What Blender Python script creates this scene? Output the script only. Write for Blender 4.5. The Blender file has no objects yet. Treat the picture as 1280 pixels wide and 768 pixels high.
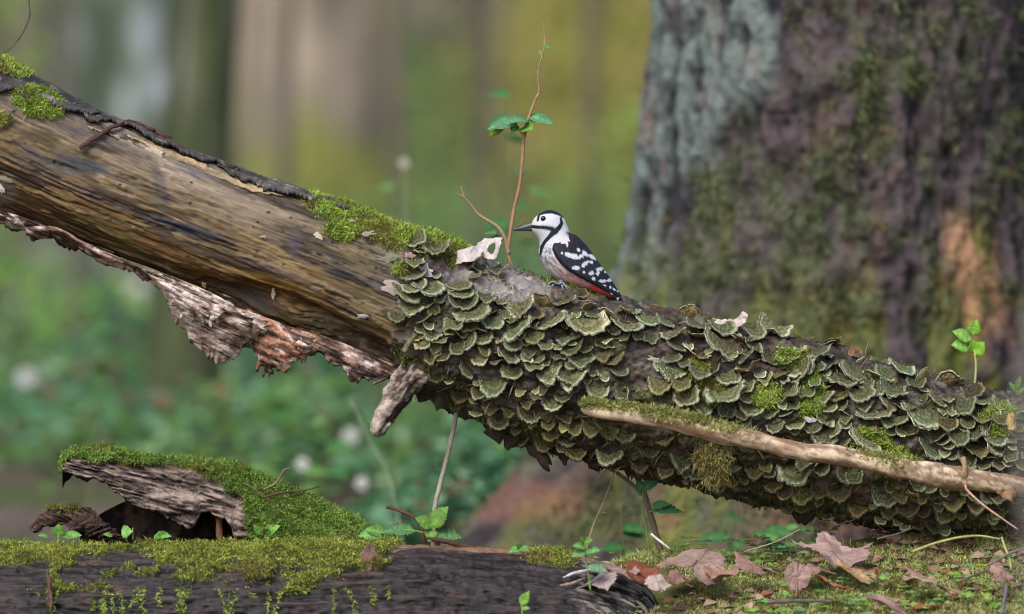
import bpy, math, random
import numpy as np
from mathutils import Matrix, Vector

random.seed(7)
rng = np.random.default_rng(11)
R_ = math.radians
sc = bpy.context.scene
col = sc.collection

# ------------------------------------------------------------------ camera
FPX, PITCH, DIST = 8280.0, R_(2.0), 12.0
CAM = np.array([0.0, -DIST, 1.1])
cd = bpy.data.cameras.new('camera'); cam = bpy.data.objects.new('camera', cd); col.objects.link(cam)
cam.location = CAM; cam.rotation_euler = (math.pi/2 - PITCH, 0, 0)
cd.sensor_width = 36; cd.lens = FPX/1280*36; cd.clip_end = 600; cd.clip_start = 0.1
cd.dof.use_dof = True; cd.dof.focus_distance = DIST/math.cos(PITCH) - 0.06; cd.dof.aperture_fstop = 2.2
sc.camera = cam

# ------------------------------------------------------------------ light
SUN_EL, SUN_AZ = R_(47), R_(205)          # azimuth clockwise from +Y, so the light comes from the camera side
w = bpy.data.worlds.new('World'); sc.world = w; w.use_nodes = True
nt = w.node_tree; bg = nt.nodes['Background']
sky = nt.nodes.new('ShaderNodeTexSky'); sky.sky_type = 'NISHITA'; sky.sun_disc = False
sky.sun_elevation = SUN_EL; sky.sun_rotation = SUN_AZ
sky.dust_density = 3.0; sky.air_density = 1.0; sky.ozone_density = 1.0
nt.links.new(sky.outputs[0], bg.inputs[0]); bg.inputs[1].default_value = 0.11
sl = bpy.data.lights.new('sun', 'SUN'); so = bpy.data.objects.new('sun', sl); col.objects.link(so)
sl.energy = 1.3; sl.angle = R_(30); sl.color = (1, .985, .955)
sd = Vector((math.sin(SUN_AZ)*math.cos(SUN_EL), math.cos(SUN_AZ)*math.cos(SUN_EL), math.sin(SUN_EL)))
so.rotation_euler = sd.to_track_quat('Z', 'Y').to_euler()
sc.view_settings.view_transform = 'Standard'; sc.view_settings.look = 'None'
sc.view_settings.exposure = 0.98; sc.view_settings.gamma = 1.0
sc.cycles.use_denoising = True
sc.cycles.max_bounces = 6; sc.cycles.filter_width = 1.05

# ------------------------------------------------------------------ helpers
def P(px, py, y=0.0):
    """point of the place at depth y that the photograph shows at pixel px, py"""
    px = np.asarray(px, float); py = np.asarray(py, float); y = np.asarray(y, float)
    a = (px-640)/FPX; b = (384-py)/FPX
    dy = math.cos(PITCH) + b*math.sin(PITCH); dz = -math.sin(PITCH) + b*math.cos(PITCH)
    t = (y+DIST)/dy
    return np.stack(np.broadcast_arrays(CAM[0]+t*a, y+0*t, CAM[2]+t*dz), -1)
S = 1/690.0
def toX(x): return 640 + x*690.0
def toY(z): return 384 - (z-0.681)*690.0
def lin(r, g, b):
    c = np.array([r, g, b], float)/255
    return np.where(c <= .04045, c/12.92, ((c+.055)/1.055)**2.4)
def _h(i, j, k, s):
    n = (i.astype(np.int64)*374761393 + j.astype(np.int64)*668265263 + k.astype(np.int64)*2147483647 + s*974711) & 0xffffffff
    n = ((n ^ (n >> 13))*1274126177) & 0xffffffff
    n = ((n ^ (n >> 15))*2246822519) & 0xffffffff
    return ((n ^ (n >> 16)) & 0xffff)/32767.5 - 1
def vn(p, s=0):
    p = np.asarray(p, float); f = np.floor(p); d = p-f; d = d*d*(3-2*d); f = f.astype(np.int64)
    i, j, k = f[..., 0], f[..., 1], f[..., 2]; x, y, z = d[..., 0], d[..., 1], d[..., 2]
    r = 0
    for a in (0, 1):
        for b in (0, 1):
            for c in (0, 1):
                r = r + _h(i+a, j+b, k+c, s)*(x if a else 1-x)*(y if b else 1-y)*(z if c else 1-z)
    return r
def fbm(p, o=4, s=0, g=.5):
    p = np.asarray(p, float); r = 0; a = 1; t = 0
    for q in range(o):
        r = r + a*vn(p, s+q*17); t += a; a *= g; p = p*2.03+3.1
    return r/t
def n3(x, y, z=0.0): return np.stack(np.broadcast_arrays(np.asarray(x, float), y, z), -1)
def sst(a, b, x):
    t = np.clip((x-a)/(b-a), 0, 1); return t*t*(3-2*t)
def mixc(a, b, t): return a + (b-a)*np.asarray(t)[..., None]
def norm(v): return v/np.maximum(np.linalg.norm(v, axis=-1, keepdims=True), 1e-9)
def smooth(pts, n=40):
    """Catmull-Rom through the rows of pts"""
    p = np.array(pts, float); p = np.vstack([2*p[0]-p[1], p, 2*p[-1]-p[-2]])
    m = len(p)-3; out = []
    for q in np.linspace(0, m-1e-6, n):
        i = int(q); t = q-i; a, b, c, d = p[i:i+4]
        out.append(.5*((2*b)+(c-a)*t+(2*a-5*b+4*c-d)*t*t+(3*b-a-3*c+d)*t**3))
    return np.array(out)

OFF = {}
def mk(name, V, F, mat, parent=None, C=None, UV=None, sm=True):
    V = np.asarray(V, float).reshape(-1, 3)
    off = OFF[parent.name] if parent is not None else np.zeros(3)
    me = bpy.data.meshes.new(name)
    Fs = F if isinstance(F, list) else [F]
    Fs = [np.asarray(f, np.int64) for f in Fs if len(f)]
    me.vertices.add(len(V)); me.vertices.foreach_set('co', (V-off).astype(np.float32).ravel())
    tot = np.concatenate([np.full(len(f), f.shape[1]) for f in Fs]); idx = np.concatenate([f.ravel() for f in Fs])
    me.loops.add(len(idx)); me.loops.foreach_set('vertex_index', idx.astype(np.int32))
    me.polygons.add(len(tot)); me.polygons.foreach_set('loop_start', np.concatenate([[0], np.cumsum(tot)[:-1]]).astype(np.int32))
    me.polygons.foreach_set('use_smooth', np.full(len(tot), sm))
    if C is not None:
        C = np.asarray(C, float); C = np.broadcast_to(C, (len(V), 3))
        a = me.color_attributes.new('Col', 'FLOAT_COLOR', 'POINT')
        a.data.foreach_set('color', np.hstack([np.clip(C, 0.0, 1), np.ones((len(V), 1))]).astype(np.float32).ravel())
    if UV is not None:
        l = me.uv_layers.new(name='UVMap'); l.data.foreach_set('uv', np.asarray(UV, np.float32)[idx].ravel())
    me.update(); me.validate()
    if mat: me.materials.append(mat)
    o = bpy.data.objects.new(name, me); col.objects.link(o)
    if parent is not None: o.parent = parent
    OFF[o.name] = off
    return o
def tag(o, label=None, cat=None, group=None, kind=None):
    if label: o['label'] = label
    if cat: o['category'] = cat
    if group: o['group'] = group
    if kind: o['kind'] = kind
    return o
def thing(name, loc, label, cat, group=None):
    o = bpy.data.objects.new(name, None); col.objects.link(o); o.empty_display_size = .05
    o.location = tuple(loc); OFF[o.name] = np.array(loc, float)
    return tag(o, label, cat, group)
def grid(nu, nv, closed=False):
    i = np.arange(nu-1)[:, None]; j = np.arange(nv if closed else nv-1)[None, :]; j2 = (j+1) % nv
    return np.stack([i*nv+j, (i+1)*nv+j, (i+1)*nv+j2, i*nv+j2], -1).reshape(-1, 4)
def tube(pts, rad, n=9, bump=0.0, seed=0):
    pts = np.asarray(pts, float); m = len(pts); rad = np.broadcast_to(rad, m)
    t = norm(np.gradient(pts, axis=0)); up = np.array([0, 1, .13])
    a = norm(np.cross(t, up)); b = np.cross(t, a)
    th = np.linspace(0, 2*math.pi, n, endpoint=False)
    rr = rad[:, None]*(1+bump*fbm(n3(np.arange(m)[:, None]*.35+np.cos(th)*.9, np.sin(th)*.9+seed*7.7), 3, seed))
    V = pts[:, None]+rr[..., None]*(np.cos(th)[None, :, None]*a[:, None]+np.sin(th)[None, :, None]*b[:, None])
    V = np.vstack([V.reshape(-1, 3), pts[:1]-t[:1]*rad[0]*.4, pts[-1:]+t[-1:]*rad[-1]*.4])
    q = grid(m, n, True); j = np.arange(n); j2 = (j+1) % n
    c0 = np.stack([j, j2, np.full(n, m*n)], -1); c1 = np.stack([(m-1)*n+j2, (m-1)*n+j, np.full(n, m*n+1)], -1)
    return V, [q, np.vstack([c0, c1])]
def sheet(Vf, thick, nrm):
    """closed thin body from a grid of points Vf (nu,nv,3)"""
    nu, nv = Vf.shape[:2]; Vb = Vf-nrm*np.asarray(thick)[..., None]
    q = grid(nu, nv); n = nu*nv
    ring = np.concatenate([np.arange(nv), np.arange(1, nu)*nv+nv-1, (nu-1)*nv+np.arange(nv-2, -1, -1), np.arange(nu-2, 0, -1)*nv])
    r2 = np.roll(ring, -1)
    return np.vstack([Vf.reshape(-1, 3), Vb.reshape(-1, 3)]), np.vstack([q, q[:, ::-1]+n, np.stack([ring, r2, r2+n, ring+n], -1)])

# ------------------------------------------------------------------ materials
def mat(name, attr=True, color=(.5, .5, .5), rough=.85, spec=.25, nscale=120., namp=.35, bscale=None, bump=.0, uv=None, rand=0.0, trans=0.0, huej=0.0, coord='Object'):
    """colour from the mesh (or plain) broken up by two noises; optional bump, per-object variation, translucency"""
    m = bpy.data.materials.new(name); m.use_nodes = True; t = m.node_tree; N = t.nodes; L = t.links
    b = N['Principled BSDF']; b.inputs['Roughness'].default_value = rough; b.inputs['Specular IOR Level'].default_value = spec
    tc = N.new('ShaderNodeTexCoord'); src = tc.outputs['UV' if uv else coord]
    if uv:
        mp = N.new('ShaderNodeMapping'); mp.inputs['Scale'].default_value = uv; L.new(src, mp.inputs[0]); src = mp.outputs[0]
    nz = N.new('ShaderNodeTexNoise'); nz.inputs['Scale'].default_value = nscale; nz.inputs['Detail'].default_value = 6; nz.inputs['Roughness'].default_value = .65
    L.new(src, nz.inputs['Vector'])
    mr = N.new('ShaderNodeMapRange'); mr.inputs['From Min'].default_value = .25; mr.inputs['From Max'].default_value = .75
    mr.inputs['To Min'].default_value = 1-namp; mr.inputs['To Max'].default_value = 1+namp; L.new(nz.outputs['Fac'], mr.inputs['Value'])
    if attr:
        at = N.new('ShaderNodeAttribute'); at.attribute_name = 'Col'; c = at.outputs['Color']
    else:
        rg = N.new('ShaderNodeRGB'); rg.outputs[0].default_value = (*color, 1); c = rg.outputs[0]
    mx = N.new('ShaderNodeVectorMath'); mx.operation = 'SCALE'; L.new(c, mx.inputs[0]); L.new(mr.outputs[0], mx.inputs['Scale']); c = mx.outputs[0]
    if rand or huej:
        oi = N.new('ShaderNodeObjectInfo'); hs = N.new('ShaderNodeHueSaturation')
        r1 = N.new('ShaderNodeMapRange'); r1.inputs['To Min'].default_value = 1-rand; r1.inputs['To Max'].default_value = 1+rand; L.new(oi.outputs['Random'], r1.inputs[0])
        ml = N.new('ShaderNodeMath'); ml.operation = 'MULTIPLY'; ml.inputs[1].default_value = 7.31; L.new(oi.outputs['Random'], ml.inputs[0])
        fr = N.new('ShaderNodeMath'); fr.operation = 'FRACT'; L.new(ml.outputs[0], fr.inputs[0])
        r2 = N.new('ShaderNodeMapRange'); r2.inputs['To Min'].default_value = .5-huej; r2.inputs['To Max'].default_value = .5+huej; L.new(fr.outputs[0], r2.inputs[0])
        L.new(r1.outputs[0], hs.inputs['Value']); L.new(r2.outputs[0], hs.inputs['Hue']); L.new(c, hs.inputs['Color']); c = hs.outputs[0]
    L.new(c, b.inputs['Base Color'])
    if bump:
        n2 = N.new('ShaderNodeTexNoise'); n2.inputs['Scale'].default_value = bscale or nscale*1.5; n2.inputs['Detail'].default_value = 6
        L.new(src, n2.inputs['Vector']); bp = N.new('ShaderNodeBump'); bp.inputs['Strength'].default_value = .8; bp.inputs['Distance'].default_value = bump
        L.new(n2.outputs['Fac'], bp.inputs['Height']); L.new(bp.outputs[0], b.inputs['Normal'])
    if trans:
        tr = N.new('ShaderNodeBsdfTranslucent'); L.new(c, tr.inputs[0]); ms = N.new('ShaderNodeMixShader'); ms.inputs[0].default_value = trans
        L.new(b.outputs[0], ms.inputs[1]); L.new(tr.outputs[0], ms.inputs[2]); L.new(ms.outputs[0], N['Material Output'].inputs[0])
    return m
M = {}
M['log'] = mat('weathered_wood', nscale=1., uv=(26, 130, 1), namp=.40, bump=.0025, bscale=1.3, rough=.62, spec=.35)
M['bark'] = mat('rough_bark', nscale=160, namp=.45, bump=.003, bscale=220, rough=.9, spec=.15)
M['fungus'] = mat('bracket_fungus_skin', nscale=9, namp=.4, bump=.03, bscale=14, rough=.8, spec=.2, rand=.34, huej=.03)
M['fungusw'] = mat('bracket_fungus_skin_small', nscale=700, namp=.4, rough=.8, spec=.2)
M['moss'] = mat('moss', nscale=60, namp=.35, rough=.9, spec=.1, trans=.25)
M['leaf'] = mat('green_leaf', nscale=150, namp=.2, rough=.55, spec=.3, trans=.35)
M['dry'] = mat('dry_leaf', nscale=180, namp=.28, rough=.8, spec=.15, trans=.12, bump=.0008, bscale=260)
M['twig'] = mat('twig_bark', nscale=260, namp=.35, rough=.8, spec=.2, bump=.001, bscale=350)
M['ground'] = mat('forest_soil', nscale=70, namp=.5, rough=.95, spec=.1, bump=.01, bscale=60)
M['tree'] = mat('furrowed_bark', nscale=70, namp=.35, rough=.9, spec=.12, bump=.008, bscale=80)
M['feather'] = mat('plumage', nscale=420, namp=.14, rough=.65, spec=.25, bump=.0006, bscale=700)
M['beak'] = mat('beak_horn', nscale=300, namp=.15, rough=.35, spec=.5)
M['eye'] = mat('eye_gloss', attr=False, color=(.012, .006, .005), rough=.06, spec=.6, namp=.05)
M['foot'] = mat('foot_scale', nscale=600, namp=.3, rough=.6)
M['petal'] = mat('white_petal', attr=False, color=(.78, .78, .80), rough=.6, namp=.06, trans=.3)

# ------------------------------------------------------------------ ground: one sheet to the horizon
def axis(lo, hi, a, b, d, g):
    c = list(np.arange(a, b+1e-9, d)); s = d; v = c[0]; left = []
    while v > lo: s *= g; v -= s; left.append(v)
    s = d; v = c[-1]; right = []
    while v < hi: s *= g; v += s; right.append(v)
    return np.array(left[::-1]+c+right)
BX = np.array([-9, 640, 690, 740, 800, 900, 1000, 1100, 1200, 1300, 1400, 1600, 2200.])
BH = np.array([0, .02, .10, .195, .222, .228, .236, .258, .270, .274, .26, .2, .0])
def ground_z(x, y):
    X = toX(x); h = np.interp(X, BX, BH)
    yb = y+.02
    prof = np.where(yb > 0, 1-sst(.02, .42, yb), 1-.62*np.clip(-yb/.5, 0, 1)**1.15-.38*sst(.45, 1.4, -yb))
    z = h*np.clip(prof, 0, 1)
    z = z + .012*fbm(n3(x*7, y*7), 3, 3)*np.clip(h*5, .2, 1) + .006*fbm(n3(x*38, y*38), 2, 9)*np.clip(h*4, 0, 1)
    z = z + .10*fbm(n3(x*.25, y*.25), 3, 5)*sst(2.5, 12, np.hypot(x, y))
    r = np.hypot(x, y+12); z = z + 2.4*sst(55, 110, r)
    return z
gx = axis(-160, 160, -1.1, 1.5, .013, 1.07); gy = axis(-30, 230, -.75, .5, .012, 1.055)
GX, GY = np.meshgrid(gx, gy, indexing='ij')
GZ = ground_z(GX, GY)
nz = fbm(n3(GX*1.1, GY*1.1), 4, 21); nf = fbm(n3(GX*30, GY*30), 3, 22)
gc = mixc(lin(80, 66, 62), lin(108, 92, 84), sst(-.3, .4, nf))
gc = mixc(gc, lin(70, 84, 44), sst(.05, .5, nz)*.8)
bankm = sst(.08, .2, np.interp(toX(GX), BX, BH))*sst(-1.2, -.6, GY)*(1-sst(.05, .3, GY))
gc = mixc(gc, mixc(lin(72, 70, 40), lin(92, 98, 50), sst(-.3, .3, fbm(n3(GX*20, GY*20), 3, 25))), bankm*.8)
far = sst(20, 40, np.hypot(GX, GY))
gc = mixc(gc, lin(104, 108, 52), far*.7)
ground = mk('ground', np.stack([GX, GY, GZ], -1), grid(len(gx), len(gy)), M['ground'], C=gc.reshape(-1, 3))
ground['kind'] = 'structure'

# ------------------------------------------------------------------ strands and leaf clouds
def strands(name, B, Nn, parent, length, width, c0, c1, grav=.3, spread=.7, seed=0, kind='stuff', m='moss', curl=.5):
    r = np.random.default_rng(seed); n = len(B)
    d = norm(Nn + spread*r.normal(size=(n, 3))); d2 = norm(d + curl*r.normal(size=(n, 3)) + np.array([0, 0, -grav]))
    Ln = (length*(.5+r.random(n)))[:, None]; s = norm(np.cross(d, r.normal(size=(n, 3))))*width*(.6+.8*r.random((n, 1)))
    p1 = B+d*Ln*.5; p2 = p1+d2*Ln*.55
    V = np.stack([B-s*.6, B+s*.6, p1-s, p1+s, p2], 1).reshape(-1, 3)
    b = np.arange(n)*5
    F = np.concatenate([np.stack([b, b+1, b+3], -1), np.stack([b, b+3, b+2], -1), np.stack([b+2, b+3, b+4], -1)])
    k = np.clip(.5+.32*r.normal(size=n)+.55*fbm(B*45, 2, seed), 0, 1)
    C = mixc(np.array(c0), np.array(c1), k); C = mixc(C, lin(126, 104, 66), sst(.12, .4, fbm(B*16, 3, seed+51))*.65*(m == 'moss')); C = np.repeat(C, 5, 0)
    o = mk(name, V, F, M[m], parent, C); 
    if kind: o['kind'] = kind
    return o
def leafcloud(name, B, D, Nn, size, C, parent=None, kind='stuff', seed=1, m='leaf', wide=.36):
    """folded pointed leaves: base B, direction D, face normal Nn"""
    r = np.random.default_rng(seed); n = len(B); D = norm(D); s = norm(np.cross(D, Nn)); u = np.cross(s, D)
    L = np.broadcast_to(size, n)[:, None]; wv = wide*(.8+.4*r.random((n, 1)))
    a = B+D*L*.45+s*L*wv+u*L*.10; c = B+D*L*.45-s*L*wv+u*L*.10; mid = B+D*L*.5; tip = B+D*L-u*L*.12
    V = np.stack([B, a, mid, c, tip], 1).reshape(-1, 3); b = np.arange(n)*5
    F = np.concatenate([np.stack([b, b+1, b+2], -1), np.stack([b, b+2, b+3], -1), np.stack([b+1, b+4, b+2], -1), np.stack([b+3, b+2, b+4], -1)])
    o = mk(name, V, F, M[m], parent, np.repeat(C, 5, 0))
    if kind: o['kind'] = kind
    return o

# ------------------------------------------------------------------ the leaning dead trunk
AX = np.array([(-160, 112, 95), (0, 176, 92), (100, 222, 87), (200, 263, 85), (300, 304, 87), (400, 341, 90), (480, 375, 92), (560, 409, 96), (640, 440, 98),
      (700, 460, 99), (800, 486, 101), (900, 510, 102), (1000, 533, 101), (1100, 555, 97), (1200, 575, 88), (1300, 590, 80), (1430, 603, 74)], float)
NU = 820
upx = np.linspace(-160, 1430, NU)
tmp = smooth(AX, 1200)
acy = np.interp(upx, tmp[:, 0], tmp[:, 1]); ahr = np.interp(upx, tmp[:, 0], tmp[:, 2])
for arr in (acy, ahr): arr[:] = np.convolve(np.pad(arr, 12, 'edge'), np.ones(25)/25, 'valid')
A = P(upx, acy, 0.0)
T = norm(np.gradient(A, axis=0)); NB = norm(np.cross(T, np.array([0, 1.0, 0]))); NB = np.where(NB[:, 2:] < 0, -NB, NB)
RAD = ahr*S*np.abs(NB[:, 2])
TH = np.concatenate([np.linspace(-12, 192, 190), np.linspace(194, 346, 50)])*math.pi/180
NT = len(TH)
ulen = np.concatenate([[0], np.cumsum(np.linalg.norm(np.diff(A, axis=0), axis=1))])
U = np.repeat(ulen[:, None], NT, 1); TT = np.repeat(TH[None], NU, 0); PX = np.repeat(upx[:, None], NT, 1)
dirv = np.cos(TT)[..., None]*NB[:, None] + np.sin(TT)[..., None]*np.array([0, -1.0, 0])
base = A[:, None]+dirv*RAD[:, None, None]
FX, FY = toX(base[..., 0]), toY(base[..., 2])
cs = np.stack([np.cos(TT), np.sin(TT)], -1)
def cyl(ku, kt, z=0.0): return np.stack([U*ku+z, cs[..., 0]*kt, cs[..., 1]*kt], -1)
deg = np.degrees(TT)
edge = 492 + 34*fbm(cyl(6, 1.2), 3, 31) + 14*fbm(cyl(40, 8), 2, 33) + 10*sst(90, 150, deg)
barkm = sst(-3, 5, FX-edge)                          # 1 where bark still clothes the trunk
grain = fbm(cyl(14, 14), 4, 41, .6); fine = fbm(cyl(44, 42), 3, 43); blot = fbm(cyl(24, 4), 4, 47, .6)
hollow = np.exp(-((deg-132-6*np.sin(FX*.03))/13)**2)*sst(215, 320, FX)*(1-sst(480, 520, FX))
rr = np.ones_like(U)*RAD[:, None]
wood_d = .0035*fbm(cyl(5, 3), 3, 44) + .0022*grain + .0010*fine - .0022*np.clip(fbm(cyl(10, 30), 2, 46)-.35, 0, 1)*4*.5
lay = fbm(cyl(5, 6), 5, 141, .55); step1 = sst(.02, .07, lay); step2 = sst(-.26, -.21, fbm(cyl(7, 9), 5, 143, .55)); step3 = sst(.18, .22, fbm(cyl(10, 9), 5, 145, .6))
wcr = np.maximum(np.clip(1-np.abs(fbm(cyl(2.6, 7), 4, 147, .45))/.045, 0, 1), .8*np.clip(1-np.abs(fbm(cyl(4, 13), 4, 149, .45))/.06, 0, 1))*sst(-.15, .2, fbm(cyl(3, 3), 2, 151))
wood_d = wood_d + .0030*step1 + .0022*step2 + .0018*step3 - .006*wcr
bk = fbm(cyl(30, 6), 4, 51); ridge = 1-np.abs(fbm(cyl(22, 7), 4, 52))*2.2
bark_d = .006 + .012*bk + .007*ridge + .009*fbm(cyl(110, 16), 4, 55, .6)
rr = rr + (1-barkm)*wood_d + barkm*bark_d - .034*hollow*(1+.4*bk)*(1-.3*barkm)
# sunken rotten pocket on the lower left of the bark
pock = np.exp(-(((FX-560)/34)**2+((FY-500)/24)**2)*1.1)*(np.sin(TT) > 0)
rr = rr - .030*pock
# moss cushions on the trunk
def ell(cx, cy, rx, ry, a=0):
    a = R_(a); dx, dy = FX-cx, FY-cy
    return np.sqrt(((dx*math.cos(a)+dy*math.sin(a))/rx)**2+((-dx*math.sin(a)+dy*math.cos(a))/ry)**2)
front = np.sin(TT) > -.25
ng = fbm(cyl(16, 3), 3, 61)
mossm = np.zeros_like(U)
for cx, cy, rx, ry, a, sgm in [(430, 268, 58, 17, 24, .5), (500, 294, 66, 22, 24, .45), (560, 316, 36, 17, 22, .5), (52, 132, 30, 17, 20, .4), (12, 93, 30, 8, 18, .3), (6, 152, 14, 9, 0, .4),
      (890, 485, 26, 19, 0, .5), (950, 492, 22, 18, 0, .6), (1010, 500, 18, 26, 0, .6), (705, 357, 34, 9, 12, .4), (1120, 570, 40, 18, 10, .8), (1240, 535, 26, 20, 0, .6), (870, 462, 20, 14, 0, .7),
      (985, 452, 20, 9, 0, .6), (1085, 545, 26, 14, 0, .7), (505, 338, 16, 8, 0, .5), (425, 292, 18, 8, 20, .6)]:
    e = ell(cx, cy, rx, ry, a)+sgm*ng
    mossm = np.maximum(mossm, (1-sst(.75, 1.1, e))*front)
rr = rr + .007*mossm*(1+1.1*fbm(cyl(44, 7), 3, 63))
LV = A[:, None]+dirv*rr[..., None]
# colours: bare wood
h1 = fbm(cyl(6, 8), 4, 71, .6); h2 = fbm(cyl(5, 4.5), 4, 72, .6); h3 = fbm(cyl(22, 34), 4, 73, .65)
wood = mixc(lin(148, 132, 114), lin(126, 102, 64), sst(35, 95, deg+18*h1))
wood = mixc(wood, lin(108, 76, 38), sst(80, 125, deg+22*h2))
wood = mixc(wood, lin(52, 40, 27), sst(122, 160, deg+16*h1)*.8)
wood = wood*(1+.34*h3[..., None]+.3*grain[..., None]+.4*blot[..., None])
wood = wood*(.86+.26*fine[..., None]+.2*fbm(cyl(60, 60), 3, 49)[..., None]); wood = mixc(wood, lin(168, 156, 134), sst(.3, .55, blot+.5*h3)*.5); wood = mixc(wood, lin(96, 92, 54), sst(.1, .45, fbm(cyl(11, 5), 3, 79))*.55)
wood = mixc(wood, lin(150, 118, 66), sst(.2, .5, h1)*sst(60, 90, deg)*.55)
wood = mixc(wood, lin(84, 76, 84), sst(.0, .35, h2)*sst(15, 35, deg)*(1-sst(85, 125, deg))*.8)
wood = mixc(wood, lin(56, 44, 32), sst(.12, .3, fbm(cyl(7, 5), 5, 76, .6))*.85)
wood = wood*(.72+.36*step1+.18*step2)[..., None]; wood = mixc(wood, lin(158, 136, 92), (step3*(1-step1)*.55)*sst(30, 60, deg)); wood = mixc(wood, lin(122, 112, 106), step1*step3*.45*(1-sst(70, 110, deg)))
for cx, cy, rx, ry, a, c, k in [(108, 206, 42, 11, 14, (58, 62, 70), .9), (235, 283, 78, 8, 17, (44, 46, 56), 1.0), (60, 205, 60, 9, 14, (92, 90, 84), .6), (205, 235, 9, 34, -20, (88, 78, 84), .7), (250, 215, 40, 12, 20, (118, 106, 108), .7),
      (60, 172, 26, 12, 12, (84, 70, 38), .9), (340, 232, 60, 12, 26, (140, 120, 104), .6), (300, 255, 60, 18, 22, (150, 132, 108), .6), (428, 340, 26, 9, 20, (48, 38, 40), .95), (372, 300, 12, 20, 0, (92, 78, 84), .8), (300, 325, 60, 8, 20, (70, 52, 34), .8),
      (395, 305, 22, 9, 10, (66, 56, 36), .8), (350, 352, 60, 9, 18, (164, 128, 62), .85), (280, 352, 40, 6, 15, (158, 104, 56), .8), (395, 378, 22, 5, 25, (196, 152, 84), .8), (12, 236, 16, 24, 0, (160, 150, 138), .6), (30, 260, 30, 9, 10, (92, 58, 40), .8),
      (450, 330, 30, 16, 15, (112, 100, 58), .6), (120, 255, 80, 9, 18, (128, 96, 50), .6), (420, 400, 60, 10, 24, (44, 34, 24), .8), (460, 415, 50, 12, 24, (98, 78, 52), .6)]:
    e = ell(cx, cy, rx, ry, a)+.55*grain+.3*h3
    wood = mixc(wood, lin(*c), (1-sst(.5, 1.15, e))*k*(np.sin(TT) > -.1))
for q in range(46):                                   # beetle holes
    cx, cy = rng.uniform(5, 480), 0; cy = np.interp(cx, upx, acy)+rng.uniform(-60, 55)
    e = ell(cx, cy, rng.uniform(1.3, 2.6), rng.uniform(1.2, 1.9)); wood = mixc(wood, lin(26, 20, 16), (1-sst(.7, 1.3, e))*(np.sin(TT) > 0))
wood = mixc(wood, lin(30, 23, 18), wcr*.9)
# colours: bark
bc = mixc(lin(62, 52, 42), lin(112, 100, 84), sst(-.3, .5, fbm(cyl(26, 7), 4, 81)))
bc = mixc(bc, lin(74, 56, 38), sst(.05, .5, fbm(cyl(9, 4), 3, 83))*.7)
bc = mixc(bc, lin(30, 25, 20), sst(.1, .5, fbm(cyl(40, 12), 3, 84))*.75)
bc = mixc(bc, lin(84, 88, 52), sst(.12, .5, fbm(cyl(12, 5), 3, 85))*.6)
lich = (1-sst(.6, 1.15, ell(620, 356, 70, 24, 16)+.4*ng))*front
bc = mixc(bc, lin(140, 132, 128), lich*.85)
sp = sst(.22, .34, fbm(cyl(70, 13), 3, 88)); bc = mixc(bc, lin(190, 194, 192), sp*np.maximum(lich, .16)*.9)
bc = mixc(bc, lin(150, 134, 122), (1-sst(.6, 1.2, ell(495, 352, 26, 14, 20)+.5*ng))*front*.8)
bc = bc*.62; bc = mixc(bc, lin(140, 132, 128)*.9, lich*.5)
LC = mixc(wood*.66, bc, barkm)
LC = mixc(LC, mixc(lin(64, 76, 22), lin(104, 122, 44), sst(-.3, .4, fbm(cyl(50, 9), 2, 91))), mossm*.9)
trunk_root = thing('fallen_trunk', (A[NU//2][0], 0, float(ground_z(np.array(A[NU//2][0]), np.array(0.)))),
                   'long leaning dead trunk, bare ochre wood at left, bracket fungi all over its right half', 'fallen trunk')
v = np.vstack([LV.reshape(-1, 3), A[:1], A[-1:]])
j = np.arange(NT); j2 = (j+1) % NT
caps = np.vstack([np.stack([j2, j, np.full(NT, NU*NT)], -1), np.stack([(NU-1)*NT+j, (NU-1)*NT+j2, np.full(NT, NU*NT+1)], -1)])
luv = np.vstack([np.stack([U, TT*.14], -1).reshape(-1, 2), [[0, 0], [0, 0]]])
lcc = np.vstack([LC.reshape(-1, 3), [[.1, .07, .04]]*2])
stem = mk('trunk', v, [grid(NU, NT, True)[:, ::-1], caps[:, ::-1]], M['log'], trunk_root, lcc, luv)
LN = norm(np.cross(np.gradient(LV, axis=1), np.gradient(LV, axis=0)))
LN = np.where((np.sum(LN*dirv, -1) < 0)[..., None], -LN, LN)
fr = (TH > R_(-10)) & (TH < R_(185))
fV = LV[:, fr].reshape(-1, 3); fN = dirv[:, fr].reshape(-1, 3); fT = TT[:, fr].ravel()
fX, fY = toX(fV[:, 0]), toY(fV[:, 2])
def onlog(px, py):
    d = (fX-px)**2+(fY-py)**2+np.where(np.sin(fT) < 0, 60, 0); i = int(np.argmin(d)); return fV[i], fN[i], fT[i], d[i]

# moss tufts of the trunk
wgt = (mossm*(np.sin(TT) > -.5)).ravel()
idx = rng.choice(NU*NT, 46000, p=wgt/wgt.sum())
jit = rng.normal(size=(len(idx), 3))*.0015
strands('moss', LV.reshape(-1, 3)[idx]+jit, dirv.reshape(-1, 3)[idx]+[0, -.2, .45], trunk_root, .0085, .0009, lin(104, 126, 46), lin(186, 206, 100), grav=.35, seed=3, curl=.9, spread=.9)

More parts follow.
